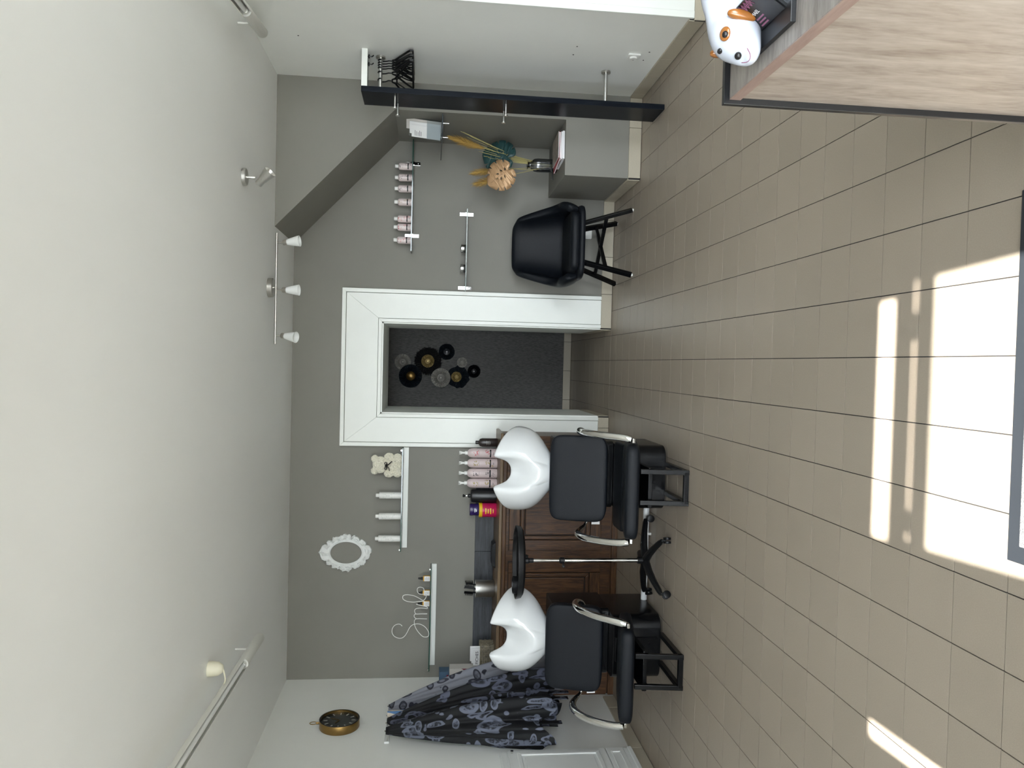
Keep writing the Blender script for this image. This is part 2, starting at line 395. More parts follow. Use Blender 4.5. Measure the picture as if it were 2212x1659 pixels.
# skirting tiles
def skirt(name, p0, p1, nrm, h=.094, th=.014, first=.13):
    """row of skirting tiles from p0 to p1 (plan), standing proud along nrm"""
    p0 = Vector(p0); p1 = Vector(p1); n = Vector(nrm); d = (p1-p0); L = d.length; d.normalize()
    def quad(a, b, z0, z1, t0, t1):
        c = [p0+d*a+n*t0, p0+d*b+n*t0, p0+d*b+n*t1, p0+d*a+n*t1]
        return [(q.x, q.y, z) for z in (z0, z1) for q in c]
    F6 = [(0,3,2,1),(4,5,6,7),(0,1,5,4),(1,2,6,5),(2,3,7,6),(3,0,4,7)]
    root = struct(MB().add(quad(0, L, 0, h-.004, 0, th*.6), F6).build(name, 'grout', smooth=False))
    a = 0; step = first if first < L else L
    while a < L-.01:
        b = min(a+step, L)
        MB().add(quad(a+.0015, b-.0015, .003, h, 0, th), F6).build('skirting_tile', 'skirt', root, smooth=False, bevel=.0015, seg=1)
        a = b; step = .315
skirt('baseboard_back', (JX1, YB), (1.414, YB), (0, -1), first=.29)
skirt('baseboard_back_left', (-.56, YB), (JX0, YB), (0, -1), first=.035)
skirt('baseboard_jamb_right', (JX1, YB+.003), (JX1, JY), (-1, 0))
skirt('baseboard_jamb_left', (JX0, YB+.003), (JX0, JY), (1, 0))
skirt('baseboard_passage', (-1.2, YA), (1.2, YA), (0, -1), h=.082, first=.2)
skirt('baseboard_ledge', (1.414, YN), (XR-.014, YN), (0, -1), first=.372)
skirt('baseboard_ledge_side', (1.414, YN+.001), (1.414, YB-.015), (-1, 0))
skirt('baseboard_right', (XR, YE), (XR, YN), (-1, 0), first=.25)
skirt('baseboard_right_end', (XR-.014, YE-.0005), (XR2, YE-.0005), (0, -1), h=.067, first=.3)
skirt('baseboard_left', (XL, 3.0), (XL, 6.03), (1, 0), first=.3)

# passage lining and wide white casing
tr = struct(MB().box(JX1-.012, JX1, YB-.004, JY, .096, ZD).box(JX0, JX0+.012, YB-.004, JY, .096, ZD).box(JX0, JX1, YB-.004, JY, ZD-.012, ZD).build('trim_1', 'white', smooth=False, merge=False))
def frame_ring(name, m, parent, o, i, y0, y1, zb):
    """three mitred pieces; o,i = (x0,x1,ztop) of outer and inner outline"""
    for poly in ([(o[1], zb), (o[1], o[2]), (i[1], i[2]), (i[1], zb)], [(o[0], zb), (i[0], zb), (i[0], i[2]), (o[0], o[2])], [(o[0], o[2]), (i[0], i[2]), (i[1], i[2]), (o[1], o[2])]):
        MB().prism(poly, 'y', y0, y1).build(name, m, parent, smooth=False, bevel=.002, seg=1)
O = (-.705, .597, 2.262); I = (JX0, JX1, ZD)
def inset(r, d): return (r[0]+d, r[1]-d, r[2]-d)
frame_ring('casing_board', 'white', tr, inset(O, .0355), inset(I, -.0315), YB-.022, YB, .096)
frame_ring('outer_moulding', 'white', tr, O, inset(O, .032), YB-.034, YB, .096)
frame_ring('inner_moulding', 'white', tr, inset(I, -.028), I, YB-.032, YB, .096)

# shop front behind the viewer: thin aluminium screen with door glass, slots and two windows, and an added awning outside
holes = [(-.41, .435, .06, 2.15), (-.415, .39, 2.325, 2.41), (-.30, .245, 2.222, 2.238), (.335, .435, 2.222, 2.238), (-.40, -.375, 2.222, 2.238),
         (-1.105, -1.05, .3, 2.385), (-2.5, -1.25, .45, 2.5), (.62, 3.15, .45, 2.5)]
xs = sorted({XL, XR2} | {h[0] for h in holes} | {h[1] for h in holes}); zs = sorted({0, ZC} | {h[2] for h in holes} | {h[3] for h in holes})
mb = MB()
for a, b in zip(xs, xs[1:]):
    for c, d in zip(zs, zs[1:]):
        mx_, mz_ = (a+b)/2, (c+d)/2
        if not any(h[0] < mx_ < h[1] and h[2] < mz_ < h[3] for h in holes): mb.box(a, b, YF-.012, YF, c, d)
struct(mb.build('wall_front', 'whitepaint', smooth=False, merge=False))
for k, h in enumerate(h for h in holes if h[1]-h[0] > .8 and h[3]-h[2] > 1):
    wn = struct(MB().box(h[0], h[1], YF-.010, YF-.005, h[2], h[3]).build(('door_2', 'window_1', 'window_2')[k], 'pane', smooth=False))
    mbf = MB(); q = .03
    mbf.box(h[0]-q, h[0], YF, YF+.02, h[2], h[3]).box(h[1], h[1]+q, YF, YF+.02, h[2], h[3]).box(h[0]-q, h[1]+q, YF, YF+.02, h[3], h[3]+q)
    mbf.build('window_frame', 'steel', wn, smooth=False, merge=False)
struct(MB().box(-40, 40, -60, YF-.06, -.12, -.06).build('pavement', 'pave', smooth=False))
blocker = tag(MB().box(XL-.3, -1.18, -3.1, YF-.03, 2.56, 2.60).build('sunblocker', 'whitepaint', smooth=False), 'added unseen pale flat awning over the left shop window outside', 'sunblocker')  # unseen slabs added to keep direct sun out of both side windows
tag(MB().box(.50, XR2+.3, -3.1, YF-.03, 2.56, 2.60).build('sunblocker', 'whitepaint', smooth=False), 'added unseen pale flat awning over the right shop window outside', 'sunblocker')
for (a, b, c, d) in [(-2.5, -1.25, .45, 2.5), (.62, 3.15, .45, 2.5), (-.41, .435, .06, 2.15)]:
    ld = bpy.data.lights.new('window portal', 'AREA'); ld.shape = 'RECTANGLE'; ld.size = b-a; ld.size_y = d-c; ld.cycles.is_portal = True
    lo = bpy.data.objects.new('window portal', ld); COL.objects.link(lo); lo.location = ((a+b)/2, YF-.03, (c+d)/2); lo.rotation_euler = (PI/2, 0, 0)

# built-in ledge under the stairs
tag(MB().box(1.414, 1.822, YN, YB, .0, .572).build('built_in_ledge', 'taupe', smooth=False, merge=False), 'taupe painted masonry ledge under the sloping stair soffit', 'ledge')

# ------------------------------------------------------------------ wash units
def basin(mb, xc):
    def lerp(a, b, t): return a+(b-a)*t
    def ss(t): t = max(0, min(1, t)); return t*t*(3-2*t)
    def zr(th):
        a = abs(math.degrees(th))
        if a < 23:
            q = .285*math.sin(math.radians(a))/.100
            return .984+.108*(1-(1-min(1, q)**2.3)**.55) if q < 1 else lerp(1.092, 1.106, ss((a-20.5)/2.5))
        if a < 95: return lerp(1.106, .935, ((a-23)/72)**1.25)
        return lerp(.935, .865, ss((a-95)/85))
    def rim(th, grow, dz):
        ax, by = .285+grow, .25+grow
        # the front of the rim is pulled in between the horns
        return Vector((ax*math.sin(th)*(1-.06*math.cos(th)), 5.225-by*math.cos(th), zr(th)+dz))
    def base(th, r=1.0): return Vector((.112*math.sin(th)*r, 5.07-.10*math.cos(th)*r, .715))
    N = 128; TH = [2*PI*i/N for i in range(N)]
    TH = [t if t <= PI else t-2*PI for t in TH]
    rings = []
    for sidx in (1.0, .9, .75, .6, .45, .3, .18, .08):
        ring = []
        for th in TH:
            a, b = rim(th, .0, -.012), base(th)
            p = a.lerp(b, sidx); out = Vector((math.sin(th), -math.cos(th), -.25)).normalized()
            p += out*math.sin(PI*min(1, sidx*1.05))*.050
            if math.cos(th) > 0:    # neck scoop: hollow under the notch
                dd = (p.x/.150)**2+((p.z-1.0)/.19)**2
                p.y += .095*math.cos(th)*(1-dd)**2 if dd < 1 else 0
            ring.append(p)
        rings.append(ring)
    def sc(p, th, s=1.0):
        dd = (p.x/.150)**2+((p.z-1.0)/.19)**2
        if math.cos(th) > 0 and dd < 1: p.y += .095*math.cos(th)*(1-dd)**2*s
        return p
    rings.append([sc(rim(th, 0, -.004), th) for th in TH])
    rings.append([sc(rim(th, -.010, .004), th) for th in TH])
    rings.append([sc(rim(th, -.024, .001), th, .9) for th in TH])
    rings.append([sc(rim(th, -.034, -.014), th, .8) for th in TH])
    for k, (gr, dz) in enumerate(((-.05, -.07), (-.09, -.13), (-.16, -.17), (-.22, -.185))):
        rings.append([rim(th, gr, 0)*1.0 + Vector((0, .02, lerp(0, .82-zr(th), min(1, (k+1)/3.4)))) for th in TH])
    rings = [[(p.x+xc, p.y, p.z) for p in r] for r in rings]
    return mb.loft(rings, True, True, True)
def wash_unit(xc, label, lumbar):
    t = thing('backwash_unit', label, 'wash chair', (xc, 5.0, 0), group='wash basin chairs in front of the wooden cabinet')
    def rrect(hw, y0, y1, r, z, n=6):
        pts = []
        for cx_, cy_, a0 in ((hw-r, y0+r, -PI/2), (hw-.02, y1-.02, 0), (-hw+.02, y1-.02, PI/2), (-hw+r, y0+r, PI)):
            rr = r if cy_ < (y0+y1)/2 else .02
            for k in range(n+1):
                a = a0+PI/2*k/n; pts.append((xc+cx_+rr*math.cos(a), cy_+rr*math.sin(a), z))
        return pts
    hw = .205
    MB().loft([rrect(hw, 4.80, 5.32, .075, z) for z in (.02, .045, .33)]).build('pedestal', 'blackmetal', t, bevel=.004)
    MB().loft([rrect(hw+.012, 4.94, 5.32, .03, z) for z in (.33, .69)]).build('rear_column', 'blackmetal', t, bevel=.004)
    pl = MB().box(xc-.075, xc+.075, 4.782, 4.80, .045, .32).build('front_plate', 'blackmetal', t, bevel=.003)
    for sx in (-.04, .04): MB().lathe([(0, 0), (.009, 0), (.009, -.006), (0, -.006)], 12, (xc+sx, 4.782, .10), 'y').build('bolt', 'blackmetal', pl)
    MB().lathe([(.12, .69), (.125, .70), (.125, .715), (.11, .722)], 32, (xc, 5.07, 0)).build('collar', 'blackplastic', t)
    b = basin(MB(), xc).build('basin', 'ceramic', t, ang=60, sub=1)
    MB().lathe([(0, .822), (.025, .822), (.025, .829), (.018, .831), (0, .831)], 18, (xc, 5.25, 0)).build('drain', 'chrome', b)
    # backrest, leaning away from the sitter
    rot = Matrix.Rotation(math.radians(-17), 3, 'X')
    MB().superq((xc-.018, 4.905, .565), (.276, .040, .186), .30, .18, 56, 20, rot).build('backrest', 'leather', t, ang=80)
    seat = MB()
    seat.superq((xc-.03, 4.595, .303), (.285, .205, .047), .38, .22, 56, 18, Matrix.Rotation(math.radians(-12), 3, 'X')).build('seat', 'leather', t, ang=80)
    MB().box(xc-.13, xc+.11, 4.46, 4.78, .205, .232).build('seat_board', 'blackmetal', t, bevel=.004)
    if lumbar:
        MB().superq((xc-.045, 4.765, .325), (.272, .115, .018), .25, .15, 40, 12).build('rear_pad', 'leather', t, ang=80)
    MB().box(xc-.312, xc-.292, 4.872, 4.874, .425, .478).build('care_tag', 'card', t, smooth=False)
    for s in (-1, 1):
        x = lambda d: xc-.025+s*d
        pts = [(x(.268), 4.905, .500), (x(.300), 4.895, .520), (x(.318), 4.86, .556), (x(.322), 4.80, .584), (x(.322), 4.72, .590), (x(.322), 4.64, .566), (x(.320), 4.56, .510), (x(.317), 4.50, .440), (x(.312), 4.465, .385), (x(.305), 4.45, .345)]
        # smooth the polyline
        sm = []
        P = [Vector(p) for p in pts]
        for i in range(len(P)-1):
            p0, p1, p2, p3 = P[max(i-1, 0)], P[i], P[i+1], P[min(i+2, len(P)-1)]
            for q in range(4):
                u = q/4; sm.append(.5*((2*p1)+(p2-p0)*u+(2*p0-5*p1+4*p2-p3)*u*u+(3*p1-p0-3*p2+p3)*u**3))
        sm.append(P[-1])
        rad = [.010+.012*min(1, max(0, (i/(len(sm)-1)-.10)/.22)) for i in range(len(sm))]
        a = MB().tube(sm, rad, 14).build('armrest', 'chrome', t, ang=70)
        MB().box(x(.283), x(.312), 4.43, 4.47, .325, .342).build('arm_plate', 'chrome', a, bevel=.003)
        MB().lathe([(0, 0), (.018, 0), (.018, .008), (0, .008)], 14, (x(.262)-(0 if s > 0 else .008), 4.91, .50), 'x').build('arm_boss', 'chrome', a)
        q = .028; lx = xc+s*.092
        MB().bar((lx, 4.412, .0), (lx, 4.445, .285), q).build('front_leg', 'blackmetal', t, smooth=False, bevel=.002)
        MB().box(lx-q/2, lx+q/2, 4.412, 4.80, .004, .032).build('floor_rail', 'blackmetal', t, smooth=False, bevel=.002)
        MB().box(lx-q/2, lx+q/2, 4.43, 4.80, .205, .23).build('seat_rail', 'blackmetal', t, smooth=False, bevel=.002)
    MB().box(xc-.092, xc+.092, 4.398, 4.426, .004, .032).build('cross_bar', 'blackmetal', t, smooth=False, bevel=.002)
    return t
wash_unit(-.705, 'white basin wash chair nearer the doorway, with an extra black rear pad', True)
wash_unit(-1.805, 'white basin wash chair beside the printed capes, black side panel showing', False)

# ------------------------------------------------------------------ wooden cabinet
t = thing('wooden_cabinet', 'long dark oak cabinet with panelled doors against the back wall', 'cabinet', (-1.6, 6.27, 0))
cx0, cx1, fy = XL+.004, -.565, 6.085
MB().box(cx0, cx1, fy, YB-.004, .06, .935).build('body', 'oak', t, smooth=False)
MB().box(cx0, cx1, fy+.015, YB-.004, .0, .06).box(cx0, cx1+.004, fy-.012, fy+.02, .0, .045).build('plinth', 'oakh', t, smooth=False, merge=False, bevel=.004)
MB().box(cx0, cx1+.022, fy-.04, YB-.004, .940, .967).build('worktop', 'oaktop', t, smooth=False, bevel=.006)
MB().box(cx0, cx1+.012, fy-.022, fy+.01, .905, .940).build('cornice', 'oakh', t, smooth=False, bevel=.008, seg=3)
def panel_door(x0, x1, z0, z1, y):
    d = MB().box(x0, x1, y-.006, y, z0, z1).build('door', 'oakgap', t, smooth=False)
    f_ = .088
    for (p, q, r_, s_, m) in ((x0+.004, x0+f_, z0+.004, z1-.004, 'oak'), (x1-f_, x1-.004, z0+.004, z1-.004, 'oak'), (x0+f_+.003, x1-f_-.003, z1-f_, z1-.004, 'oakh'), (x0+f_+.003, x1-f_-.003, z0+.004, z0+f_, 'oakh')):
        MB().box(p, q, y-.024, y-.004, r_, s_).build('rail' if m == 'oakh' else 'stile', m, d, smooth=False, bevel=.004)
    a, b, c, e = x0+f_+.006, x1-f_-.006, z0+f_+.006, z1-f_-.006
    for poly, m in (([(a, e), (b, e), (b-.03, e-.03), (a+.03, e-.03)], 'oakh'), ([(a, c), (a+.03, c+.03), (b-.03, c+.03), (b, c)], 'oakh'), ([(a, c), (a, e), (a+.03, e-.03), (a+.03, c+.03)], 'oak'), ([(b, c), (b-.03, c+.03), (b-.03, e-.03), (b, e)], 'oak')):
        MB().prism(poly, 'y', y-.030, y-.004).build('moulding', m, d, smooth=False, bevel=.007, seg=3)
    MB().box(a+.038, b-.038, y-.020, y-.004, c+.038, e-.038).build('panel', 'oak', d, smooth=False, bevel=.006, seg=2)
panel_door(-1.482, -.600, .135, .885, fy)
panel_door(-2.45, -1.565, .135, .885, fy)
# charcoal plank upstand
up = thing('plank_upstand', 'charcoal wood plank upstand behind the things on the oak cabinet', 'upstand', (-1.9, 6.48, .967))
for a, b in ((-.60, -1.585), (-1.588, -2.655)): MB().box(a, b, YB-.016, YB, .968, 1.124).build('plank', 'plank', up, smooth=False, bevel=.001)

# ------------------------------------------------------------------ trolley
t = thing('tray_trolley', 'black round tray trolley on chrome pole between the two wash chairs', 'trolley', (-1.268, 4.94, 0))
tx, ty = -1.268, 4.94
MB().lathe([(.0, .925), (.20, .925), (.222, .930), (.230, .955), (.236, .957), (.236, .951), (.230, .925), (.21, .912), (0, .910)], 48, (tx-.01, ty, 0), cap=False, sy=.8).build('tray', 'blackplastic', t)
MB().lathe([(.052, .926), (.056, .975), (.052, .976), (.047, .93), (0, .93)], 24, (tx-.15, ty-.03, 0), cap=False).build('tray_cup', 'blackplastic', t)
MB().lathe([(.022, .91), (.022, .875), (.016, .868), (.016, .84)], 16, (tx, ty, 0)).build('tray_socket', 'blackplastic', t)
k = MB().lathe([(0, 0), (.013, .004), (.013, .02), (0, .024)], 10, (tx+.02, ty-.02, .89), 'x').build('tilt_knob', 'blackplastic', t)
MB().lathe([(.0095, .62), (.0095, .87)], 16, (tx, ty, 0)).build('upper_pole', 'chrome', t)
MB().lathe([(.0135, .12), (.0135, .655)], 16, (tx, ty, 0)).build('lower_pole', 'chrome', t)
c = MB().lathe([(.014, .635), (.020, .638), (.020, .665), (.013, .672)], 16, (tx, ty, 0)).build('clamp', 'blackplastic', t)
MB().tube([(tx, ty, .645), (tx-.028, ty-.01, .645)], .006, 8).add(*(lambda m: (m.v, m.f))(MB().box(tx-.04, tx-.028, ty-.024, ty+.006, .638, .652))).build('clamp_knob', 'blackplastic', c, merge=False)
MB().lathe([(.019, .15), (.023, .148), (.023, .11), (.034, .10), (.034, .075), (0, .072)], 20, (tx, ty, 0)).build('hub', 'blackplastic', t)
for ang in (-51, -123, 32, 150, 93):
    a = math.radians(ang); d = Vector((math.cos(a), math.sin(a), 0)); o = Vector((tx, ty, 0))
    pts = [o+d*.02+Vector((0, 0, .095)), o+d*.10+Vector((0, 0, .093)), o+d*.19+Vector((0, 0, .078)), o+d*.26+Vector((0, 0, .062)), o+d*.285+Vector((0, 0, .058))]
    l = MB().tube(pts, [.026, .024, .020, .018, .012], 10, ry=None).build('leg', 'blackplastic', t)
    w0 = o+d*.29; side = Vector((-d.y, d.x, 0)).lerp(d, .35).normalized()
    wm = MB()
    for sgn in (-1, 1):
        c0 = w0+side*sgn*.012+Vector((0, 0, .0245)); ring = []
        f2 = side.cross(Vector((0, 0, 1)))
        for off, r in ((-.008, .020), (-.006, .0245), (.006, .0245), (.008, .020)):
            ring.append([c0+side*off+(f2*math.cos(2*PI*i/18)+Vector((0, 0, 1))*math.sin(2*PI*i/18))*r for i in range(18)])
        wm.loft(ring)
    wm.tube([w0+Vector((0, 0, .03)), w0+Vector((0, 0, .06))-d*.01], .006, 8)
    wm.build('castor', 'blackplastic', l, merge=False)

# white pipe between the wash chairs
t = thing('floor_pipe', 'white water pipe clipped to the floor between the wash chairs', 'pipe', (-1.3, 5.17, 0))
MB().lathe([(.021, -1.60), (.021, -.93)], 16, (0, 5.175, .030), 'x').build('tube', 'pipe', t)
for xx in (-1.14, -1.28, -1.42): MB().box(xx-.008, xx+.008, 5.145, 5.205, .0, .014).box(xx-.008, xx+.008, 5.150, 5.157, .0, .045).build('clip', 'whiteplastic', t, smooth=False, merge=False)

# ------------------------------------------------------------------ waiting chair
t = thing('tub_chair', 'black leather tub chair on crossed black legs beside the ledge', 'chair', (.955, 6.08, 0))
def tub(mb):
    cxx, cyy = .955, 6.085
    rings = []; NP = 49
    for i in range(NP):
        u = -1+2*i/(NP-1)                     # right arm front .. back .. left arm front
        th = u*math.radians(128)
        # plan: superellipse, back at +y
        ax, by = .285, .25
        sgn = lambda v, e: math.copysign(abs(v)**e, v)
        px, py = cxx+ax*sgn(math.sin(th), .75), cyy+by*sgn(math.cos(th), .75)
        if abs(u) > .72: py = min(py, cyy+.25); 
        dg = abs(math.degrees(th)); sq = lambda q: (lambda c: c*c*(3-2*c))(max(0, min(1, q)))
        zt = .580+.305*sq((94-dg)/34)-.028*sq((dg-30)/32)-.045*sq((dg-106)/22)
        n = Vector((math.sin(th)*.9, math.cos(th), 0)).normalized()
        zb = .385; hgt = zt-zb
        prof = []                              # closed section: outer going up, top roll, inner going down
        for f, o_ in ((0, .0), (.35, .022), (.7, .032), (.93, .030)): prof.append((o_, zb+hgt*f))
        prof += [(.018, zt), (-.006, zt+.004), (-.030, zt-.012)]
        for f, o_ in ((.75, -.036), (.4, -.038), (.12, -.045), (0, -.05)): prof.append((o_, zb+hgt*f))
        ring = []
        for o_, zz in prof:
            q = Vector((px, py, 0))+n*o_+Vector((0, 0, zz))+Vector((0, 1, 0))*(zz-zb)*.05
            g = max(0, zz-.56)/.32; q.x = cxx+(q.x-cxx)*(1-.15*g*g*(3-2*g) if g < 1 else .85)
            q.x = cxx+(q.x-cxx)*(1+.07*math.sin(PI*max(0, min(1, (zz-.385)/.22))))
            ring.append(q)
        rings.append(ring)
    mb.loft(rings, True, True, True)
tm = MB(); tub(tm); tm.build('shell', 'leather2', t, ang=75, sub=1)
MB().superq((.955, 6.03, .402), (.285, .225, .032), .5, .35, 48, 12).build('seat_base', 'leather2', t, ang=80)
MB().superq((.955, 6.015, .455), (.235, .215, .045), .5, .32, 48, 14).build('seat_cushion', 'leather2', t, ang=80)
feet = [(1.215, 5.872), (.712, 5.845), (1.20, 6.375), (.695, 6.368)]
tops = [(1.105, 5.93), (.81, 5.93), (1.10, 6.22), (.81, 6.22)]
mids = []
for (fx, fy_), (qx, qy) in zip(feet, tops):
    l = MB().bar((fx, fy_, .008), (qx, qy, .385), .036, .028).build('leg', 'blackmetal', t, smooth=False, bevel=.002)
    MB().lathe([(.011, 0), (.011, .012)], 10, (fx, fy_, 0)).build('glide', 'whiteplastic', l)
    u = .195/.385; mids.append((fx+(qx-fx)*u, fy_+(qy-fy_)*u, .20))
MB().bar(mids[0], mids[3], .026).build('stretcher', 'blackmetal', t, smooth=False, bevel=.002)
MB().bar(mids[1], mids[2], .026).build('stretcher', 'blackmetal', t, smooth=False, bevel=.002)

# ------------------------------------------------------------------ coat board on the right
t = thing('coat_board', 'tall black board standing out from the right wall with steel pegs', 'coat rack', (1.76, 5.25, 0))
MB().box(1.742, 1.778, 5.12, 5.392, .002, 2.018).build('board', 'blackboard', t, smooth=False, bevel=.002)
for (y, z) in ((5.175, 1.802), (5.325, 1.79), (5.20, 1.068), (5.35, 1.068)):
    MB().lathe([(.006, 1.744), (.006, 1.672), (.014, 1.668), (.014, 1.660), (0, 1.659)], 12, (0, y, z), 'x').build('peg', 'steel', t)
for z in (1.905, .382):
    p = MB().lathe([(.0125, 1.776), (.0125, XR-.002)], 16, (0, 5.25, z), 'x').build('rail', 'steel', t)
    MB().lathe([(.032, XR-.012), (.032, XR-.001)], 24, (0, 5.25, z), 'x').build('flange', 'nickel', p)
t = thing('hat_shelf', 'white hat shelf between the black coat board and the wall', 'shelf', (1.9, 5.2, 1.98))
sh = MB().box(1.7785, XR-.001, 5.125, 5.155, 1.981, 2.018).build('front_edge', 'white', t, smooth=False, bevel=.001)
MB().box(1.7785, XR-.001, 5.155, 5.39, 1.992, 2.0).build('glass_plate', 'clear', t, smooth=False)
for x in (1.985, 1.935):
    MB().tube([(x, 5.17, 1.992), (x, 5.17, 1.955), (x, 5.15, 1.945)], .004, 8).tube([(x-.012, 5.17, 1.975), (x+.012, 5.17, 1.975)], .004, 6).build('hook', 'blackmetal', t, merge=False)
def hanger(label, x, y, z, tilt, rz):
    t = thing('coat_hanger', label, 'hanger', (x, y, z), rz, 'black plastic hangers on the steel rail')
    # local: y along the hanger, origin on the rail
    hk = [(0, -.002+.019*math.sin(a), -.004+.019*math.cos(a)+.000) for a in [math.radians(q) for q in range(-110, 100, 15)]]
    hk = [(0, .019*math.sin(math.radians(q)), .019*math.cos(math.radians(q))) for q in range(-100, 120, 15)]
    hk += [(0, .012, -.03), (0, .0, -.05), (0, 0, -.075)]
    h = MB().tube(hk, .0042, 8).build('hook', 'blackplastic', t, world=False)
    MB().tube([(0, -.012, -.075), (0, .012, -.075), (0, .022, -.09), (0, .022, -.105), (0, -.022, -.105), (0, -.022, -.09)], .0055, 8, closed=True).build('neck', 'blackplastic', t, world=False)
    for s in (-1, 1):
        MB().tube([(0, s*.02, -.092), (0, s*.09, -.132), (0, s*.165, -.178), (0, s*.19, -.196), (0, s*.19, -.212)], .0065, 8).build('shoulder', 'blackplastic', t, world=False)
        MB().tube([(0, s*.018, -.105), (0, s*.075, -.165), (0, s*.10, -.208)], .004, 8).build('strut', 'blackplastic', t, world=False)
    MB().tube([(0, -.19, -.212), (0, .19, -.212)], .0055, 8).build('bar', 'blackplastic', t, world=False)
    t.rotation_euler = (0, tilt, rz)
zr_ = 1.901
for k, (x, tl, rz, lab) in enumerate(((1.995, .0, .02, 'black plastic hanger closest to the pale wall'), (1.978, 0, -.03, 'second black hanger out from the pale wall'),
        (1.961, 0, .03, 'third black hanger, middle of the bunch on the rail'), (1.945, 0, -.02, 'fourth black hanger, outermost of the tight bunch'),
        (1.915, .0, .10, 'black hanger hanging apart between bunch and board'), (1.865, .0, .34, 'black hanger turned askew nearest the black board'))):
    hanger(lab, x, 5.25, zr_, tl, rz)

# ------------------------------------------------------------------ glass shelves
def glass_plate(parent, x0, x1, y0, y1, z, th=.008, edge='glassedge', side=None):
    mb = MB(); mb.box(x0, x1, y0, y1, z-th, z); mb.mi = [0, 0, 1, 1, 1, 1]
    return mb.build('glass_plate', ['glass', edge], parent, smooth=False, merge=False)
def bar_shelf(label, x0, x1, z):
    t = thing('glass_shelf', label, 'shelf', ((x0+x1)/2, YB, z), group='glass shelves on white wall bars')
    glass_plate(t, x0, x1, YB-.160, YB-.004, z)
    MB().box(x0, x1, YB-.022, YB-.0005, z-.052, z-.0085).build('wall_bar', 'white', t, smooth=False, bevel=.002)
    for x in (x0+.012, x1-.012): MB().box(x-.006, x+.006, YB-.155, YB-.135, z, z+.01).build('end_clip', 'chrome', t, smooth=False)
bar_shelf('glass shelf on white bar carrying the rose bear and white bottles', -1.553, -.712, 1.745)
bar_shelf('glass shelf on white bar carrying the wire word and amber bottles', -2.548, -1.690, 1.492)
def clip_shelf(label, x0, x1, z, cl):
    t = thing('glass_shelf', label, 'shelf', ((x0+x1)/2, YB, z), group='glass shelves on steel clips')
    glass_plate(t, x0, x1, YB-.155, YB-.004, z)
    for x in cl:
        b = MB().box(x-.014, x+.014, YB-.006, YB-.0005, z-.062, z+.052).build('wall_clip', 'chrome', t, smooth=False, bevel=.001)
        MB().box(x-.011, x+.011, YB-.04, YB-.004, z-.013, z-.0085).box(x-.011, x+.011, YB-.04, YB-.004, z+.0005, z+.005).build('clamp', 'chrome', b, smooth=False, merge=False)
        for dz in (-.045, .036): MB().lathe([(0, 0), (.004, 0), (.004, -.003), (0, -.003)], 8, (x, YB-.006, z+dz), 'y').build('screw', 'steel', b)
clip_shelf('glass shelf below the stair soffit with a row of seven bottles', .900, 1.80, 1.712, (1.640, 1.045))
clip_shelf('lower glass shelf beside the door casing with two tins', .595, 1.262, 1.263, (1.242, .628))
t = thing('glass_shelf', 'glass shelf on the recess side wall holding the leaflet stand', 'shelf', (1.74, 6.05, 1.485), group=None)
glass_plate(t, 1.655, 1.8195, 5.715, 6.40, 1.487, edge='darkedge')
for y in (5.95, 6.32):
    b = MB().box(1.8155, 1.8215, y-.012, y+.012, 1.43, 1.535).build('wall_clip', 'chrome', t, smooth=False, bevel=.001)
    MB().box(1.785, 1.8155, y-.01, y+.01, 1.474, 1.4785).build('clamp', 'chrome', b, smooth=False)

# ------------------------------------------------------------------ bottles
FR = -PI/2            # labels face the room
def blobs(mb, r, z, a, n, s):
    for k in range(n):
        aa, zz, ss = a+random.uniform(-1, 1)*s*4/r*.25, z+random.uniform(-1, 1)*s, s*random.uniform(.25, .6)
        da = ss/r*.6; rot = random.uniform(0, PI); vs = []
        for i in range(5):
            q = 2*PI*i/5; u, v = math.cos(q)*1.0, math.sin(q)*.45
            u, v = u*math.cos(rot)-v*math.sin(rot), u*math.sin(rot)+v*math.cos(rot)
            vs.append((r*math.cos(aa+u*da), r*math.sin(aa+u*da), zz+v*ss*.6))
        mb.add(vs, [(0, 1, 2, 3, 4)])
def lines(mb, r, z0, n, gap, wid, th=.0012):
    for k in range(n):
        w_ = wid*(1-.25*(k % 2)); cyl_patch(mb, r, z0-k*gap-th/2, z0-k*gap+th/2, FR-w_, FR+w_, 6)
def pump_bottle(label, x, y, z, ink, group, word=None):
    t = thing('pump_bottle', label, 'bottle', (x, y, z), 0, group)
    MB().lathe([(0, 0), (.037, 0), (.0395, .004), (.0395, .195), (.0375, .215), (.030, .233), (.018, .243), (.0125, .246)], 28).build('bottle', 'pink', t, world=False)
    MB().lathe([(.0155, .244), (.0155, .266), (.009, .268), (.0085, .288), (.0, .288)], 18).build('collar', 'whiteplastic', t, world=False)
    p = MB().lathe([(.0, .288), (.011, .288), (.015, .306), (.016, .312), (0, .313)], 16).tube([(0, 0, .304), (0, -.022, .306), (0, -.036, .300)], .0055, 8).build('pump_head', 'whiteplastic', t, world=False, merge=False)
    r = .0400
    m1 = MB(); cyl_patch(m1, r, .052, .064, FR-.9, FR+.9, 12); lines(m1, r, .150, 1, .006, .42); lines(m1, r, .036, 2, .006, .3, .002)
    m1.build('label_band', 'ink', t, world=False, merge=False)
    m2 = MB(); blobs(m2, r+.0002, .176, FR+.05, 16, .020); blobs(m2, r+.0002, .078, FR+.38, 14, .020); blobs(m2, r+.0002, .032, FR-.5, 8, .014)
    m2.build('label_print', ink, t, world=False, merge=False)
g = 'pink pump bottles in a row on the cabinet'
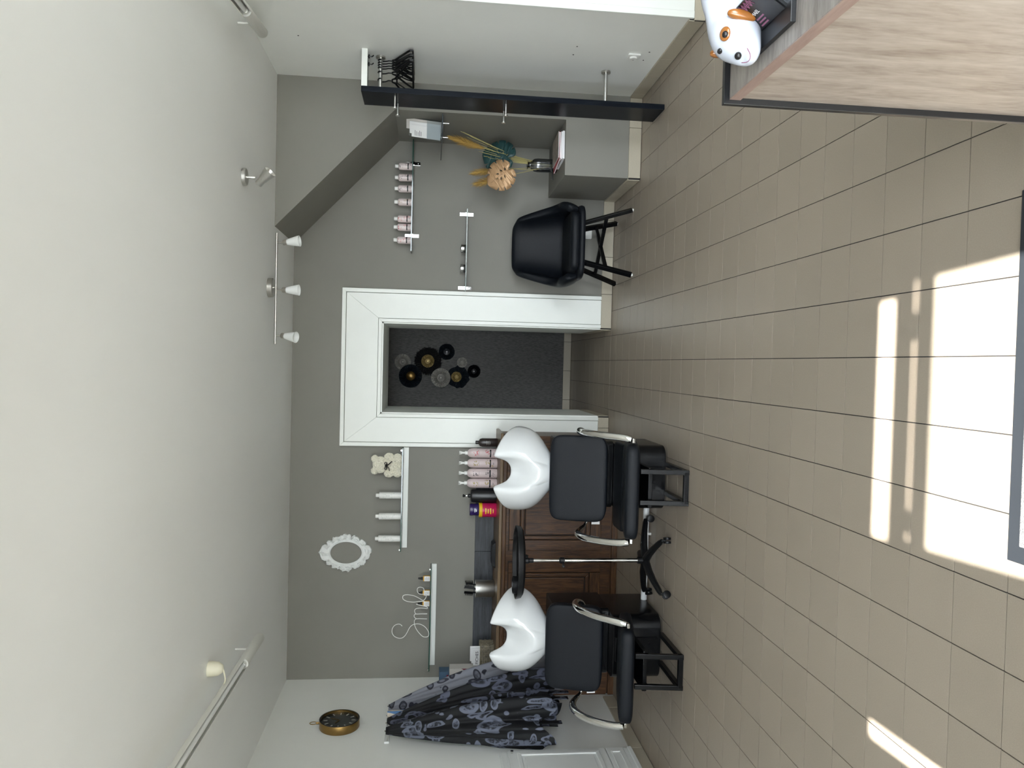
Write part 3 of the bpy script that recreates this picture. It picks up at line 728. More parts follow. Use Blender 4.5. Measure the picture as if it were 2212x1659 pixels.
for x, ink, lab in ((-.735, 'red', 'pale pink pump bottle with red flowers, first from the doorway'), (-.818, 'olive', 'pale pink pump bottle with gold lettering, second from the doorway'),
                    (-.901, 'ink', 'pale pink pump bottle with black flowers, third from the doorway'), (-.983, 'olive', 'pale pink pump bottle with brown gold leaves beside the black pump bottle')):
    pump_bottle(lab, x, 6.33, .967, ink, g)
t = thing('brown_bottle', 'dark brown bottle with small cap against the white casing', 'bottle', (-.648, 6.34, .967))
MB().lathe([(0, 0), (.034, 0), (.036, .004), (.036, .125), (.030, .145), (.014, .155), (.012, .158)], 24).build('bottle', 'darkbrown', t, world=False)
MB().lathe([(.0145, .157), (.0145, .178), (.012, .181), (0, .181)], 16).build('cap', 'ink', t, world=False)
mm = MB(); lines(mm, .0364, .09, 4, .009, .5); mm.build('label_print', 'bookgrey', t, world=False, merge=False)
t = thing('black_pump_bottle', 'large plain black pump bottle next to the stacked tubs', 'bottle', (-1.088, 6.33, .967))
MB().lathe([(0, 0), (.049, 0), (.052, .004), (.052, .195), (.049, .206), (.040, .212), (.014, .214)], 28).build('bottle', 'black', t, world=False)
MB().lathe([(.016, .213), (.016, .232), (.008, .235), (.007, .262), (0, .262)], 16).build('collar', 'blackplastic', t, world=False)
MB().lathe([(.007, .238), (.0085, .239), (.0085, .252), (.007, .253)], 14).build('chrome_ring', 'chrome', t, world=False)
MB().lathe([(0, .262), (.012, .262), (.013, .276), (0, .278)], 16).tube([(0, 0, .272), (0, -.03, .272), (0, -.038, .264)], .005, 8).build('pump_head', 'blackplastic', t, world=False, merge=False)
t = thing('pink_tub', 'magenta tub with yellow lid rim standing on the cabinet', 'tub', (-1.203, 6.32, .967))
MB().lathe([(0, 0), (.056, 0), (.058, .004), (.058, .118), (.056, .120)], 32).build('tub', 'magenta', t, world=False)
MB().lathe([(.0595, .116), (.0600, .118), (.0600, .140), (.058, .142), (0, .142)], 32).build('lid', 'yellow', t, world=False)
mm = MB(); lines(mm, .0585, .088, 3, .020, .42, .010); lines(mm, .0585, .028, 1, .02, .3, .006); mm.build('label_print', 'yellow', t, world=False, merge=False)
t = thing('purple_jar', 'dark purple jar stacked on top of the magenta tub', 'jar', (-1.200, 6.32, 1.1092))
MB().lathe([(0, 0), (.046, 0), (.048, .004), (.048, .050), (.047, .052)], 28).build('jar', 'purple', t, world=False)
MB().lathe([(.0495, .051), (.0495, .072), (.047, .075), (0, .075)], 28).build('lid', 'purple', t, world=False)
mm = MB(); lines(mm, .0484, .034, 2, .012, .3, .005); mm.build('label_print', 'card', t, world=False, merge=False)

def lotion(label, x, z):
    t = thing('white_bottle', label, 'bottle', (x, 6.415, z), 0, 'white bottles on the upper left shelf')
    MB().lathe([(0, 0), (.026, 0), (.027, .003), (.027, .178), (.025, .181), (.014, .183)], 24).build('bottle', 'whiteplastic', t, world=False)
    MB().lathe([(.0145, .183), (.0155, .185), (.0155, .206), (.014, .208), (0, .208)], 16).build('cap', 'whiteplastic', t, world=False)
    m2 = MB(); r = .0273
    for zz in (.150, .130, .075, .062):
        for k in range(9): blobs(m2, r, zz, FR+random.uniform(-1.1, 1.1), 1, .008)
    m2.build('label_print', 'teal', t, world=False, merge=False)
    m3 = MB(); lines(m3, r, .118, 3, .010, .22); m3.build('label_text', 'ink', t, world=False, merge=False)
for x, lab in ((-1.104, 'white bottle with teal print next to the rose bear'), (-1.277, 'white bottle with teal print, middle of three on the shelf'), (-1.462, 'white bottle with teal print above the oval frame side, farthest from the bear')):
    lotion(lab.replace('above the oval frame side, ', ''), x, 1.745)
def small_bottle(label, x, ink):
    t = thing('blush_bottle', label, 'bottle', (x, 6.415, 1.712), 0, 'capped bottles on the upper right glass shelf')
    MB().lathe([(0, 0), (.028, 0), (.0295, .003), (.0295, .095), (.027, .106), (.019, .112), (.013, .114)], 24).build('bottle', 'pinkwhite', t, world=False)
    MB().lathe([(.014, .113), (.0155, .115), (.0155, .138), (.013, .141), (0, .141)], 16).build('cap', 'whiteplastic', t, world=False)
    r = .0299; m1 = MB(); cyl_patch(m1, r, .030, .040, FR-.95, FR+.95, 12); lines(m1, r, .020, 2, .007, .3, .0018); m1.build('label_band', 'ink', t, world=False, merge=False)
    m2 = MB(); blobs(m2, r+.0002, .092, FR-.2, 10, .014); blobs(m2, r+.0002, .050, FR+.3, 10, .012); blobs(m2, r+.0002, .018, FR+.5, 6, .010); m2.build('label_print', ink, t, world=False, merge=False)
for x, ink, lab in ((1.593, 'ink', 'blush bottle with black flowers, first by the recess wall'), (1.502, 'ink', 'blush bottle with black flowers, second from the recess wall'),
                    (1.412, 'ink', 'blush bottle with black flowers, third from the recess wall'), (1.303, 'olive', 'blush bottle with yellow flowers, only yellow one on the glass shelf'),
                    (1.167, 'red', 'blush bottle with red flowers next to the yellow flowered one'), (1.099, 'red', 'blush bottle with red flowers, middle of the three red ones'), (.994, 'red', 'blush bottle with red flowers behind the left shelf clip')):
    small_bottle(lab, x, ink)
for x, lab in ((.947, 'round aluminium tin nearer the tub chair side of the shelf'), (.783, 'round aluminium tin nearer the white door casing')):
    t = thing('round_tin', lab, 'tin', (x, 6.42, 1.263), 0, 'aluminium tins on the lower glass shelf')
    MB().lathe([(0, 0), (.032, 0), (.034, .003), (.034, .022)], 28).build('pot', 'tin', t, world=False)
    MB().lathe([(.0355, .021), (.0355, .036), (.033, .039), (0, .039)], 28).build('lid', 'tin', t, world=False)
for x, lab in ((-1.791, 'amber oil bottle standing apart at the doorway end of the shelf'), (-1.911, 'amber oil bottle in front of the last wire letter'), (-2.001, 'amber oil bottle in front of the middle of the wire word')):
    t = thing('oil_bottle', lab, 'bottle', (x, 6.405, 1.492), 0, 'small amber bottles on the lower left shelf')
    MB().superq((0, 0, .0305), (.022, .014, .0305), .2, .2, 24, 10).build('bottle', 'amber', t, world=False, ang=60)
    MB().box(-.020, .020, -.0146, -.0141, .004, .050).build('label_front', 'card', t, world=False, smooth=False)
    mm = MB()
    for k in range(4): mm.box(-.014, .014-.004*(k % 2), -.0149, -.0146, .012+k*.009, .014+k*.009)
    mm.build('label_text', 'ink', t, world=False, smooth=False, merge=False)
    MB().lathe([(.0105, .060), (.0105, .076), (.008, .079), (.0075, .096), (.006, .100), (0, .100)], 14).build('dropper', 'blackplastic', t, world=False)

# ------------------------------------------------------------------ small things on shelves and cabinet
def catmull(P, n=6, closed=False):
    P = [Vector(p) for p in P]; out = []; m = len(P)
    for i in range(m if closed else m-1):
        g_ = (lambda k: P[k % m]) if closed else (lambda k: P[max(0, min(m-1, k))])
        p0, p1, p2, p3 = g_(i-1), g_(i), g_(i+1), g_(i+2)
        for q in range(n):
            u = q/n; out.append(.5*((2*p1)+(p2-p0)*u+(2*p0-5*p1+4*p2-p3)*u*u+(3*p1-p0-3*p2+p3)*u**3))
    if not closed: out.append(P[-1])
    return out
# bear of foam roses
t = thing('rose_bear', 'cream bear made of foam roses with a black ribbon bow', 'bear figurine', (-.850, 6.405, 1.745))
def rosette(mb, p, n, r):
    n = Vector(n).normalized(); u = n.orthogonal().normalized(); v = n.cross(u); p = Vector(p); ph = random.uniform(0, 6)
    rings = []
    for rr, hh, wob in ((1.0, -.35, .12), (1.05, .25, .16), (.72, .62, .12), (.62, .40, .1), (.42, .72, .1), (.25, .60, .0)):
        rings.append([p+(u*math.cos(2*PI*i/9+ph+hh)+v*math.sin(2*PI*i/9+ph+hh))*r*rr*(1+wob*math.sin(3*2*PI*i/9))+n*r*hh for i in range(9)])
    mb.loft(rings, True, False, True)
def rose_part(name, c, h, r, step):
    mb = MB(); c = Vector(c); N_ = int(4*PI*((h[0]*h[1]*h[2])**(2/3))/(step*step))
    mb.superq(c, [q*.9 for q in h], 1, 1, 14, 8)
    for k in range(N_):
        zz = 1-2*(k+.5)/N_; a = k*2.39996; q = math.sqrt(1-zz*zz); d = Vector((q*math.cos(a), q*math.sin(a), zz))
        rosette(mb, c+Vector((d.x*h[0], d.y*h[1], d.z*h[2]))*.97, (d.x/h[0], d.y/h[1], d.z/h[2]), r)
    o = mb.build(name, 'rose', t, world=False, merge=False); o['kind'] = 'stuff'; return o
rose_part('body', (0, 0, .078), (.068, .052, .072), .013, .021)
rose_part('head', (0, -.006, .178), (.062, .052, .055), .013, .021)
for s in (-1, 1):
    rose_part('ear', (s*.048, 0, .222), (.026, .022, .025), .011, .018)
    rose_part('leg', (s*.055, -.03, .036), (.036, .040, .034), .012, .020)
    rose_part('arm', (s*.068, -.016, .105), (.026, .030, .034), .012, .020)
rb = MB()
for s in (-1, 1):
    rb.tube(catmull([(0, -.066, .128), (s*.022, -.074, .138), (s*.030, -.074, .128), (s*.02, -.072, .119), (0, -.066, .128)], 4), .0035, 6, ry=.008)
    rb.tube(catmull([(0, -.068, .127), (s*.014, -.076, .105), (s*.040, -.078, .088-.01*s)], 4), .0016, 6, ry=.008)
rb.sphere((0, -.07, .128), (.009, .007, .009), 10, 6).build('ribbon_bow', 'ribbon', t, world=False, merge=False)

# wire word
t = thing('wire_word', 'white wire lettering reading Smile standing on the lower shelf', 'wire sign', (-2.1, 6.36, 1.492))
def W(cx_, cy_):     # drawing units of the lettering to metres on the plane of the shelf
    x = 830+cx_/5.925; y = 1200+cy_/5.925
    return (-2.223-(y-1362)*.003835, 6.385, 1.794-(x-848)*.00378)
strokes = [[(230,897),(205,875),(170,872),(130,890),(105,930),(103,980),(130,1025),(180,1050),(230,1050),(270,1020),(300,970),(325,920),(360,885),(410,870),(460,875),(510,900),(550,940),(575,990),(570,1030),(540,1042),(500,1035),(460,1000),(420,950),(395,900),(385,850),(390,820),(412,804)],
 [(548,808),(450,804),(412,804),(390,790),(381,772),(385,752),(405,742)], [(548,743),(470,742),(405,742),(390,722),(386,700),(396,680),(430,668),(500,668),(546,674),(550,660),(520,646),(460,632),(405,616)],
 [(560,640),(530,600),(500,580),(430,582),(370,590),(290,580),(240,555),(228,525),(245,500),(300,495),(370,508),(430,535),(490,568),(520,545),(530,510),(500,490),(450,487),(422,465),(413,430),(425,405),(455,398),(490,410),(503,440),(515,475),(560,500)]]
for st in strokes: MB().tube(catmull([W(*p) for p in st], 5), .0028, 6).build('letter_wire', 'whiteplastic', t)

# oval baroque frame
t = thing('oval_frame', 'empty white baroque oval frame hung on the taupe wall', 'picture frame', (-1.597, YB-.01, 2.193))
N_ = 144; rings = []
def outer(a):
    ex, ez = .150, .205
    r = 1/math.sqrt((math.cos(a)/ex)**2+(math.sin(a)/ez)**2)
    lob = .35*abs(math.sin(8*a))+.25*abs(math.sin(13*a+.6))+.15*math.sin(21*a)
    crown = math.exp(-((a-PI/2)/.30)**2)*.020+math.exp(-((a+PI/2)/.26)**2)*.016
    side = (math.exp(-(math.atan2(math.sin(a), math.cos(a))/.22)**2)+math.exp(-(math.atan2(math.sin(a-PI), math.cos(a-PI))/.22)**2))*.012
    notch = -.016*sum(math.exp(-((math.atan2(math.sin(a-q), math.cos(a-q)))/.035)**2) for q in (.42, .85, 1.16, 1.98, 2.3, 2.75, 3.55, 4.0, 4.36, 5.1, 5.5, 5.95))
    return r-.012+lob*.014+crown+side+notch
def inner(a, k=0): return 1/math.sqrt((math.cos(a)/(.090+k))**2+(math.sin(a)/(.128+k))**2)
c0 = (-1.597, 2.193)
for f, d in ((1.0, 0), (1.0, .010), (.93, .020), (.80, .015), (.66, .022), (.50, .014), (.34, .021), (.18, .013), (0.0, .014), (0.0, 0)):
    ring = []
    for i in range(N_):
        a = -PI/2+2*PI*i/N_; ri = inner(a, .012); r = ri+(outer(a)-ri)*f
        dd = d*(1+.45*math.sin(11*a+f*9)*math.sin(5*a+f*14)) if 0 < f < 1 else d
        ring.append((c0[0]+r*math.cos(a), YB-.0005-dd, c0[1]+r*math.sin(a)))
    rings.append(ring)
MB().loft(rings, True, False, False).build('carved_rim', 'whitepaint', t, ang=50)
MB().tube([(c0[0]+inner(a, .006)*math.cos(a), YB-.014, c0[1]+inner(a, .006)*math.sin(a)) for a in [2*PI*i/64 for i in range(64)]], .007, 8, closed=True).build('inner_bead', 'whitepaint', t)
for k in range(22):
    a = 2*PI*k/22+.1; r = outer(a)*.93; q = .010+.004*(k % 3)
    p = Vector((c0[0]+r*math.cos(a), YB-.016, c0[1]+r*math.sin(a))); m_ = MB()
    pts = [p+Vector((math.cos(a+b)*q*(1-b/11), -.003*b/6, math.sin(a+b)*q*(1-b/11))) for b in [j*.7 for j in range(13)]]
    m_.tube(pts, .0045, 6).build('scroll', 'whitepaint', t)

# steel cup with black combs
t = thing('steel_cup', 'brushed steel cup standing on the oak cabinet', 'cup', (-1.858, 6.33, .967))
MB().lathe([(0, 0), (.066, 0), (.068, .003), (.072, .155), (.069, .155), (.064, .006), (0, .006)], 36, cap=False).build('cup', 'steel', t, world=False)
random.seed(5)
for k, lab in enumerate(('black comb leaning to the doorway side in the steel cup', 'black comb upright in the middle of the steel cup', 'black brush at the back of the steel cup', 'black comb leaning to the cape side in the steel cup')):
    x = (-.035, .0, .028, -.015)[3-k]; tl = (.35, .05, -.1, -.3)[k]; y = (-.02, .015, .02, -.03)[k]
    t2_ = thing('hair_comb', lab, 'comb', (-1.858+x, 6.33+y, .975), 0, 'black combs in the steel cup')
    MB().box(-.006, .006, -.004, .004, .0, .17).build('handle', 'blackplastic', t2_, world=False, smooth=False, bevel=.002)
    mm = MB().box(-.004, .018, -.003, .003, .165, .24 if k != 1 else .225)
    for q in range(6): mm.box(.018, .036, -.0025, .0025, .168+q*.011, .174+q*.011)
    mm.build('comb_head', 'blackplastic', t2_, world=False, smooth=False, merge=False)
    t2_.rotation_euler = (0, tl*.35, k*.9)

tag(MB().prism([(-.105, 0), (.105, 0), (.085, .028), (-.085, .028)], 'y', -.07, .07).build('black_case', 'blackplastic', None, loc=None, smooth=False, bevel=.003), 'flat black case lying on the cabinet behind the trolley tray', 'case').location = (-1.565, 6.33, .967)

# basket with index cards
t = thing('wicker_basket', 'small grey woven basket on the cabinet beside the books', 'basket', (-2.372, 6.27, .967))
mb = MB(); bw, bd, bh = .085, .06, .108
nx, nz = 9, 6
for face in range(4):
    L = bw if face % 2 == 0 else bd
    n_ = nx if face % 2 == 0 else 6
    for i in range(n_):
        for j in range(nz):
            a0, a1 = -L+2*L*i/n_, -L+2*L*(i+1)/n_; z0, z1 = bh*j/nz, bh*(j+1)/nz; pr_ = .005 if (i+j) % 2 == 0 else .0015
            if face == 0: mb.box(a0+.001, a1-.001, -bd-pr_, -bd+.003, z0+.0008, z1-.0008)
            if face == 2: mb.box(a0+.001, a1-.001, bd-.003, bd+pr_, z0+.0008, z1-.0008)
            if face == 1: mb.box(bw-.003, bw+pr_, a0+.001, a1-.001, z0+.0008, z1-.0008)
            if face == 3: mb.box(-bw-pr_, -bw+.003, a0+.001, a1-.001, z0+.0008, z1-.0008)
mb.box(-bw, bw, -bd, bd, 0, .004)
mb.build('woven_wall', 'wicker', t, world=False, smooth=False, merge=False)['kind'] = 'stuff'
MB().tube([(-bw, -bd, bh), (bw, -bd, bh), (bw, bd, bh), (-bw, bd, bh)], .005, 6, closed=True).build('rim', 'wicker', t, world=False)
for k, (lab, yo, hh, xo) in enumerate((('white index card lettered FICHES at the front of the basket', -.028, .158, -.03), ('plain white index card behind the lettered one', -.004, .172, -.022), ('plain white index card at the back of the basket', .018, .182, -.012))):
    tt = thing('index_card', lab, 'card', (-2.372+xo, 6.27+yo, .973), 0, 'index cards in the basket')
    MB().box(-.062, .062, -.001, .001, 0, hh).build('sheet', 'card', tt, world=False, smooth=False)
    if k == 0: text_mesh('lettering', 'FICHES', .034, 'ink', tt, Matrix.Translation((0, -.0018, .117)) @ Matrix.Rotation(PI/2, 4, 'X'))
    tt.rotation_euler = (.0, 0, 0)
# books by the left wall
t = thing('blue_box_file', 'steel blue book standing at the cape end of the cabinet', 'book', (-2.60, 6.385, .967))
MB().box(-.056, .050, -.055, .055, 0, .435).build('cover', 'bookblue', t, world=False, smooth=False, bevel=.002)
MB().box(-.025, .025, -.0556, -.0552, .36, .375).build('title_mark', 'bookred', t, world=False, smooth=False)
t = thing('pale_catalogue', 'pale catalogue with dark red corner in front of the blue book', 'book', (-2.555, 6.27, .967))
MB().box(-.070, .076, -.055, .052, 0, .355).build('cover', 'bookgrey', t, world=False, smooth=False, bevel=.002)
MB().prism([(.076, .26), (.076, .05), (-.03, .05), (.0, .12)], 'y', -.0562, -.0552).build('red_corner', 'bookred', t, world=False, smooth=False)
mm = MB()
for k in range(2): mm.box(.0, .028, -.0564, -.0552, .285-k*.008, .288-k*.008)
mm.build('title_lines', 'ink', t, world=False, smooth=False, merge=False)

# leaflet stand on the recess shelf
t = thing('leaflet_stand', 'clear acrylic stand on the recess shelf holding leaflets', 'leaflet holder', (1.752, 5.87, 1.487))
lean = Matrix.Rotation(math.radians(24), 4, 'X'); rz_ = Matrix.Rotation(math.radians(-30), 4, 'Z')
def lf(name, m, parent, x0, x1, y, z0, z1, th=.0015): return MB().box(x0, x1, y, y+th, z0, z1).xf(rz_ @ Matrix.Translation((-.005, -.05, .004)) @ Matrix.Rotation(math.radians(-20), 4, 'X')).build(name, m, parent, world=False, smooth=False)
lf('back_plate', 'clear', t, -.075, .065, .034, 0, .27, .003); lf('front_plate', 'clear', t, -.075, .065, -.006, 0, .11, .003)
MB().box(-.07, .07, -.06, .06, 0, .003).xf(rz_).build('foot', 'clear', t, world=False, smooth=False)
for k, (lab, x0, x1, z1, y, m) in enumerate((('pale leaflet with print in front of the acrylic stand stack', -.070, .020, .235, .002, 'card'), ('white folded leaflet at the middle of the acrylic stand', -.050, .040, .255, .012, 'card'), ('brown edged leaflet at the back of the acrylic stand', -.02, .058, .285, .022, 'bookgrey'))):
    tt = thing('leaflet', lab, 'leaflet', (1.752, 5.87, 1.487), 0, 'leaflets in the acrylic stand')
    s_ = lf('sheet', m, tt, x0, x1, y, .006, z1)
    for q in range(5): lf('text_line', 'ink', s_, x0+.01, x0+.05-.006*(q % 3), y-.0006, z1-.03-.012*q, z1-.027-.012*q, .0004)

# vase with dried leaves
t = thing('ribbed_vase', 'smoked ribbed glass vase on the ledge', 'vase', (1.578, 6.10, .572))
rings = []
for r, z in ((.046, 0), (.050, .006), (.051, .15), (.047, .178), (.032, .20), (.024, .212), (.026, .226), (.036, .234), (.034, .234), (.023, .226), (.021, .212), (.029, .198), (.044, .176), (.047, .15), (.046, .012)):
    rings.append([(r*(1+.035*math.cos(20*a)*(1 if z < .19 else .2))*math.cos(a), r*(1+.035*math.cos(20*a)*(1 if z < .19 else .2))*math.sin(a), z) for a in [2*PI*i/80 for i in range(80)]])
MB().loft(rings, True, True, True).build('glass', 'vase', t, world=False, ang=60)
def plume(name, label, base, tip, n, L, rad, group='dried plants in the vase'):
    tt = thing(name, label, 'dried plant', base, 0, group); b = Vector((0, 0, 0)); e = Vector(tip)-Vector(base)
    mid = e*.5+Vector((0, 0, .03)); pth = catmull([b, mid, e], 8)
    MB().tube(pth, .0022, 6).build('stem', 'stem', tt, world=False)
    d = (pth[-1]-pth[-5]).normalized(); mb = MB()
    for k in range(n):
        u = k/n; p = e-d*L*(1-u)
        rr = rad*math.sin(PI*min(1, .12+u*.80))
        a = random.uniform(0, 2*PI); o_ = d.orthogonal().normalized(); q = d.cross(o_)
        out = (o_*math.cos(a)+q*math.sin(a)); l_ = rr*random.uniform(.6, 1.1)
        p1 = p+out*l_*.5+d*.022; p2 = p+out*l_+d*random.uniform(.035, .075); s_ = d.cross(out)*.0016
        mb.add([p-s_, p+s_, p1+s_, p1-s_, p2], [(0, 1, 2, 3), (3, 2, 4)])
    o = mb.build('plume', 'pampas', tt, world=False, smooth=False, merge=False); o['kind'] = 'stuff'
random.seed(3)
V0 = (1.578, 6.10, .60)
plume('pampas_grass', 'tall ochre pampas plume highest by the recess wall', V0, (1.768, 6.14, 1.395), 420, .22, .045)
plume('pampas_grass', 'tall ochre pampas plume just below the highest one', V0, (1.715, 6.01, 1.375), 480, .24, .05)
plume('pampas_grass', 'short ochre pampas plume above the bronze leaf', V0, (1.49, 6.08, 1.215), 300, .15, .05)
plume('pampas_grass', 'short ochre pampas plume lowest behind the bronze leaf', V0, (1.41, 6.10, 1.195), 300, .15, .055)
tt = thing('straw_bundle', 'thin straw stems fanning up to the recess wall from the vase', 'dried plant', V0)
for k in range(16):
    u = k/15; e = (1.60+.20*u+random.uniform(-.02, .02), 6.05+random.uniform(-.06, .08), 1.12+.20*u*random.uniform(.8, 1.2))
    MB().tube(catmull([(1.578+random.uniform(-.012, .012), 6.10+random.uniform(-.012, .012), .60), (1.585+.04*u, 6.09, .86), e], 4), .0016, 5).build('straw', 'stem', tt)
def monstera(name, label, m, c, nrm, up, sz, seed):
    """split leaf with holes, gently cupped"""
    random.seed(seed)
    tt = thing(name, label, 'leaf', c, 0, None); out = []
    K = 120
    notches = [(math.radians(q), w_) for q, w_ in ((35, .07), (62, .06), (92, .06), (125, .07), (-38, .07), (-66, .06), (-97, .06), (-128, .07))]
    for i in range(K):
        a = -PI+2*PI*i/K                     # 0 = tip, +-pi = stalk
        r = sz*(.62+.38*math.cos(a*.5)**.6)*(1-.42*math.exp(-((abs(a)-PI)/.16)**2))*(1+.08*math.exp(-(a/.25)**2))
        for q, w_ in notches: r *= 1-.26*math.exp(-((a-q)/(w_*.5))**4)
        out.append(Vector((math.sin(a)*r*.96, math.cos(a)*r, 0)))
    holes = []
    for (hx, hy, ha) in ((.16, .22, .6), (-.17, .20, -.6), (.20, -.05, 1.1), (-.21, -.05, -1.1), (.13, -.28, 1.9), (-.02, .40, .1)):
        holes.append([Vector((hx*sz+math.cos(q)*sz*.035*math.cos(ha)+math.sin(q)*sz*.085*math.sin(ha), hy*sz-math.cos(q)*sz*.035*math.sin(ha)+math.sin(q)*sz*.085*math.cos(ha), 0)) for q in [2*PI*j/10 for j in range(10)]])
    allv = out+[p for h in holes for p in h]
    tri = tessellate_polygon([out]+holes)
    bm = bmesh.new(); vs = [bm.verts.new(p) for p in allv]
    for f in tri:
        try: bm.faces.new([vs[i] for i in f])
        except ValueError: pass
    bmesh.ops.subdivide_edges(bm, edges=[e for e in bm.edges if e.calc_length() > sz*.18], cuts=2)
    bmesh.ops.triangulate(bm, faces=bm.faces)
    for v in bm.verts:
        x, y = v.co.x/sz, v.co.y/sz
        v.co.z = sz*(-.22*abs(x)**1.2+.03*math.sin(9*math.atan2(x, y+.6))-.18*max(0, y)**2+.05)
    bmesh.ops.recalc_face_normals(bm, faces=bm.faces)
    me = bpy.data.meshes.new('blade'); bm.to_mesh(me); bm.free(); me.materials.append(M[m])
    n = Vector(nrm).normalized(); u = Vector(up); u = (u-n*u.dot(n)).normalized(); x_ = u.cross(n)
    mt = Matrix(((x_.x, u.x, n.x, 0), (x_.y, u.y, n.y, 0), (x_.z, u.z, n.z, 0), (0, 0, 0, 1)))
    me.transform(mt); me.polygons.foreach_set('use_smooth', [True]*len(me.polygons))
    o = bpy.data.objects.new('blade', me); COL.objects.link(o); o.parent = tt
    sm = o.modifiers.new('s', 'SOLIDIFY'); sm.thickness = .0015
    rib = [mt @ Vector((0, y*sz, sz*(.052-.18*max(0, y)**2)+.001)) for y in (-.55, -.3, 0, .3, .6, .85)]
    MB().tube(rib, .0022, 6).build('midrib', m, tt, world=False)
    st = [mt @ Vector((0, -.55*sz, .0)), (Vector(V0)-Vector(c))*.55+Vector((0, 0, -.01)), Vector(V0)+Vector((0, 0, .02))-Vector(c)]
    MB().tube(catmull(st, 5), .0025, 6).build('stalk', 'stem', tt, world=False)
monstera('monstera_leaf', 'bronze split leaf with holes leaning from the vase', 'mosgold', (1.468, 5.985, 1.012), (-.12, -1, .35), (-.55, 0, .8), .132, 2)
monstera('palm_leaf', 'dark green split leaf behind the bronze leaf', 'mosgreen', (1.625, 6.07, 1.015), (.1, -1, .3), (.25, .1, 1), .150, 8)

# magazines on the ledge
random.seed(11)
z = .5722
for lab, m, w_, d_, th, x, y, r in (('thick pale magazine at the bottom of the pile on the ledge', 'card', .21, .27, .016, 1.64, 5.872, .06), ('white magazine second from the bottom of the pile', 'card', .20, .27, .012, 1.655, 5.868, -.10),
                                    ('red covered magazine in the middle of the pile', 'coverred', .21, .28, .010, 1.62, 5.875, .18), ('picture covered magazine on top of the pile', 'cover2', .20, .27, .006, 1.645, 5.885, .05)):
    tt = thing('magazine', lab, 'magazine', (x, y, z), r, 'magazines piled on the ledge')
    MB().box(-w_/2+.002, w_/2-.002, -d_/2+.002, d_/2-.002, .001, th-.001).build('pages', 'card', tt, world=False, smooth=False)
    MB().box(-w_/2, w_/2, -d_/2, d_/2, th-.001, th).box(-w_/2, w_/2, -d_/2, d_/2, 0, .001).box(w_/2-.001, w_/2, -d_/2, d_/2, 0, th).build('cover', m, tt, world=False, smooth=False, merge=False)
    z += th+.0006
tag(MB().prism([(-.09, 0), (.06, -.02), (.08, .035), (-.07, .05)], 'z', 0, .008).build('black_folder', 'black', None, smooth=False, bevel=.002), 'small black folder behind the magazine pile', 'folder').location = (1.60, 6.27, .5722)

# sockets
def socket(name, label, loc, face):
    t = thing(name, label, 'socket', loc)
    mx_ = Matrix.Rotation({'y': 0, 'x': -PI/2}[face], 4, 'Z')
    MB().superq((0, -.006, 0), (.041, .006, .041), .25, .2, 32, 10).xf(mx_).build('plate', 'whiteplastic', t, world=False, ang=60)
    d = MB().lathe([(.024, -.010), (.024, -.020), (.021, -.023), (0, -.023)] if face == 'x' else [(.022, -.0125), (.020, -.0125), (.019, -.008), (0, -.008)], 24, axis='y').xf(mx_).build('dial' if face == 'x' else 'well', 'whiteplastic', t, world=False)
    m2 = MB()
    for dx in ((-.008, .008) if face == 'y' else (-.012,)): m2.lathe([(0, 0), (.003, 0), (.003, -.001), (0, -.001)], 8, (dx, -.0235 if face == 'x' else -.0085, 0), 'y')
    m2.xf(mx_).build('pin_hole', 'ink', d, world=False, merge=False)
socket('wall_socket', 'white socket on the taupe wall behind the tub chair legs', (1.122, YB-.0005, .232), 'y')
socket('dimmer_switch', 'white dial switch plate low on the pale right wall', (XR-.0005, 4.955, .268), 'x')

# ------------------------------------------------------------------ wall sculpture in the passage
t = thing('wall_sculpture', 'cluster of ribbed black, grey and gold discs on dark wallpaper', 'wall art', (0, YA-.01, 1.45))
def ribbed(name, m, parent, x, z, r, y, dome, ribs, jag=0, off=0):
    n = max(48, ribs*4); rings = []
    for f, h in ((1.0, 0), (1.0, .004), (.96, .010), (.7, dome*.45+.008), (.4, dome*.8+.008), (.12, dome+.008), (.10, dome*.7+.004), (.0, dome*.7+.004)):
        ring = []
        for i in range(n):
            a = 2*PI*i/n; rr = r*f*(1+(jag*math.sin(a*9+1.3*math.sin(a*4)) if f > .9 else 0))
            hh = h+(.0075*math.sin(ribs*a+f*3) if .1 < f < 1 else 0)
            ring.append((x+rr*math.cos(a), y-hh, z+rr*math.sin(a)))
        rings.append(ring)
    return MB().loft(rings, True, True, False).build(name, m, parent, ang=70)
y1 = YA-.002
d0 = [((-.002, 1.823), .086, 'artgrey', .012, 40, 0, .0), ((-.150, 1.738), .124, 'artnavy', .02, 36, .0, .022), ((.014, 1.553), .140, 'fur', .01, 30, .03, .004),
      ((.118, 1.357), .086, 'artnavy', .02, 30, .01, .020), ((-.162, 1.415), .104, 'artgrey', .016, 40, 0, .030), ((-.150, 1.225), .118, 'artnavy', .022, 28, .05, .008),
      ((.008, 1.190), .056, 'artgrey', .010, 20, 0, .030), ((-.084, 1.059), .070, 'artblack', .02, 26, .01, .012)]
for (x, z), r, m, dm, rb_, jg, of in d0:
    d = ribbed('disc', m, t, x, z, r, y1-of, dm, rb_, jg)
    if m == 'fur':
        mb = MB()
        for k in range(900):
            a = random.uniform(0, 2*PI); q = r*random.uniform(.55, 1.02); p = Vector((x+q*math.cos(a), y1-of-.012, z+q*math.sin(a))); o_ = Vector((math.cos(a), -.8, math.sin(a)))*random.uniform(.012, .022); s_ = Vector((-math.sin(a), 0, math.cos(a)))*.0025
            mb.add([p-s_, p+s_, p+o_], [(0, 1, 2)])
        mb.build('fur_tuft', 'fur', d, smooth=False, merge=False)['kind'] = 'stuff'
ribbed('gold_boss', 'gold', t, .014, 1.557, .070, y1-.022, .022, 26)
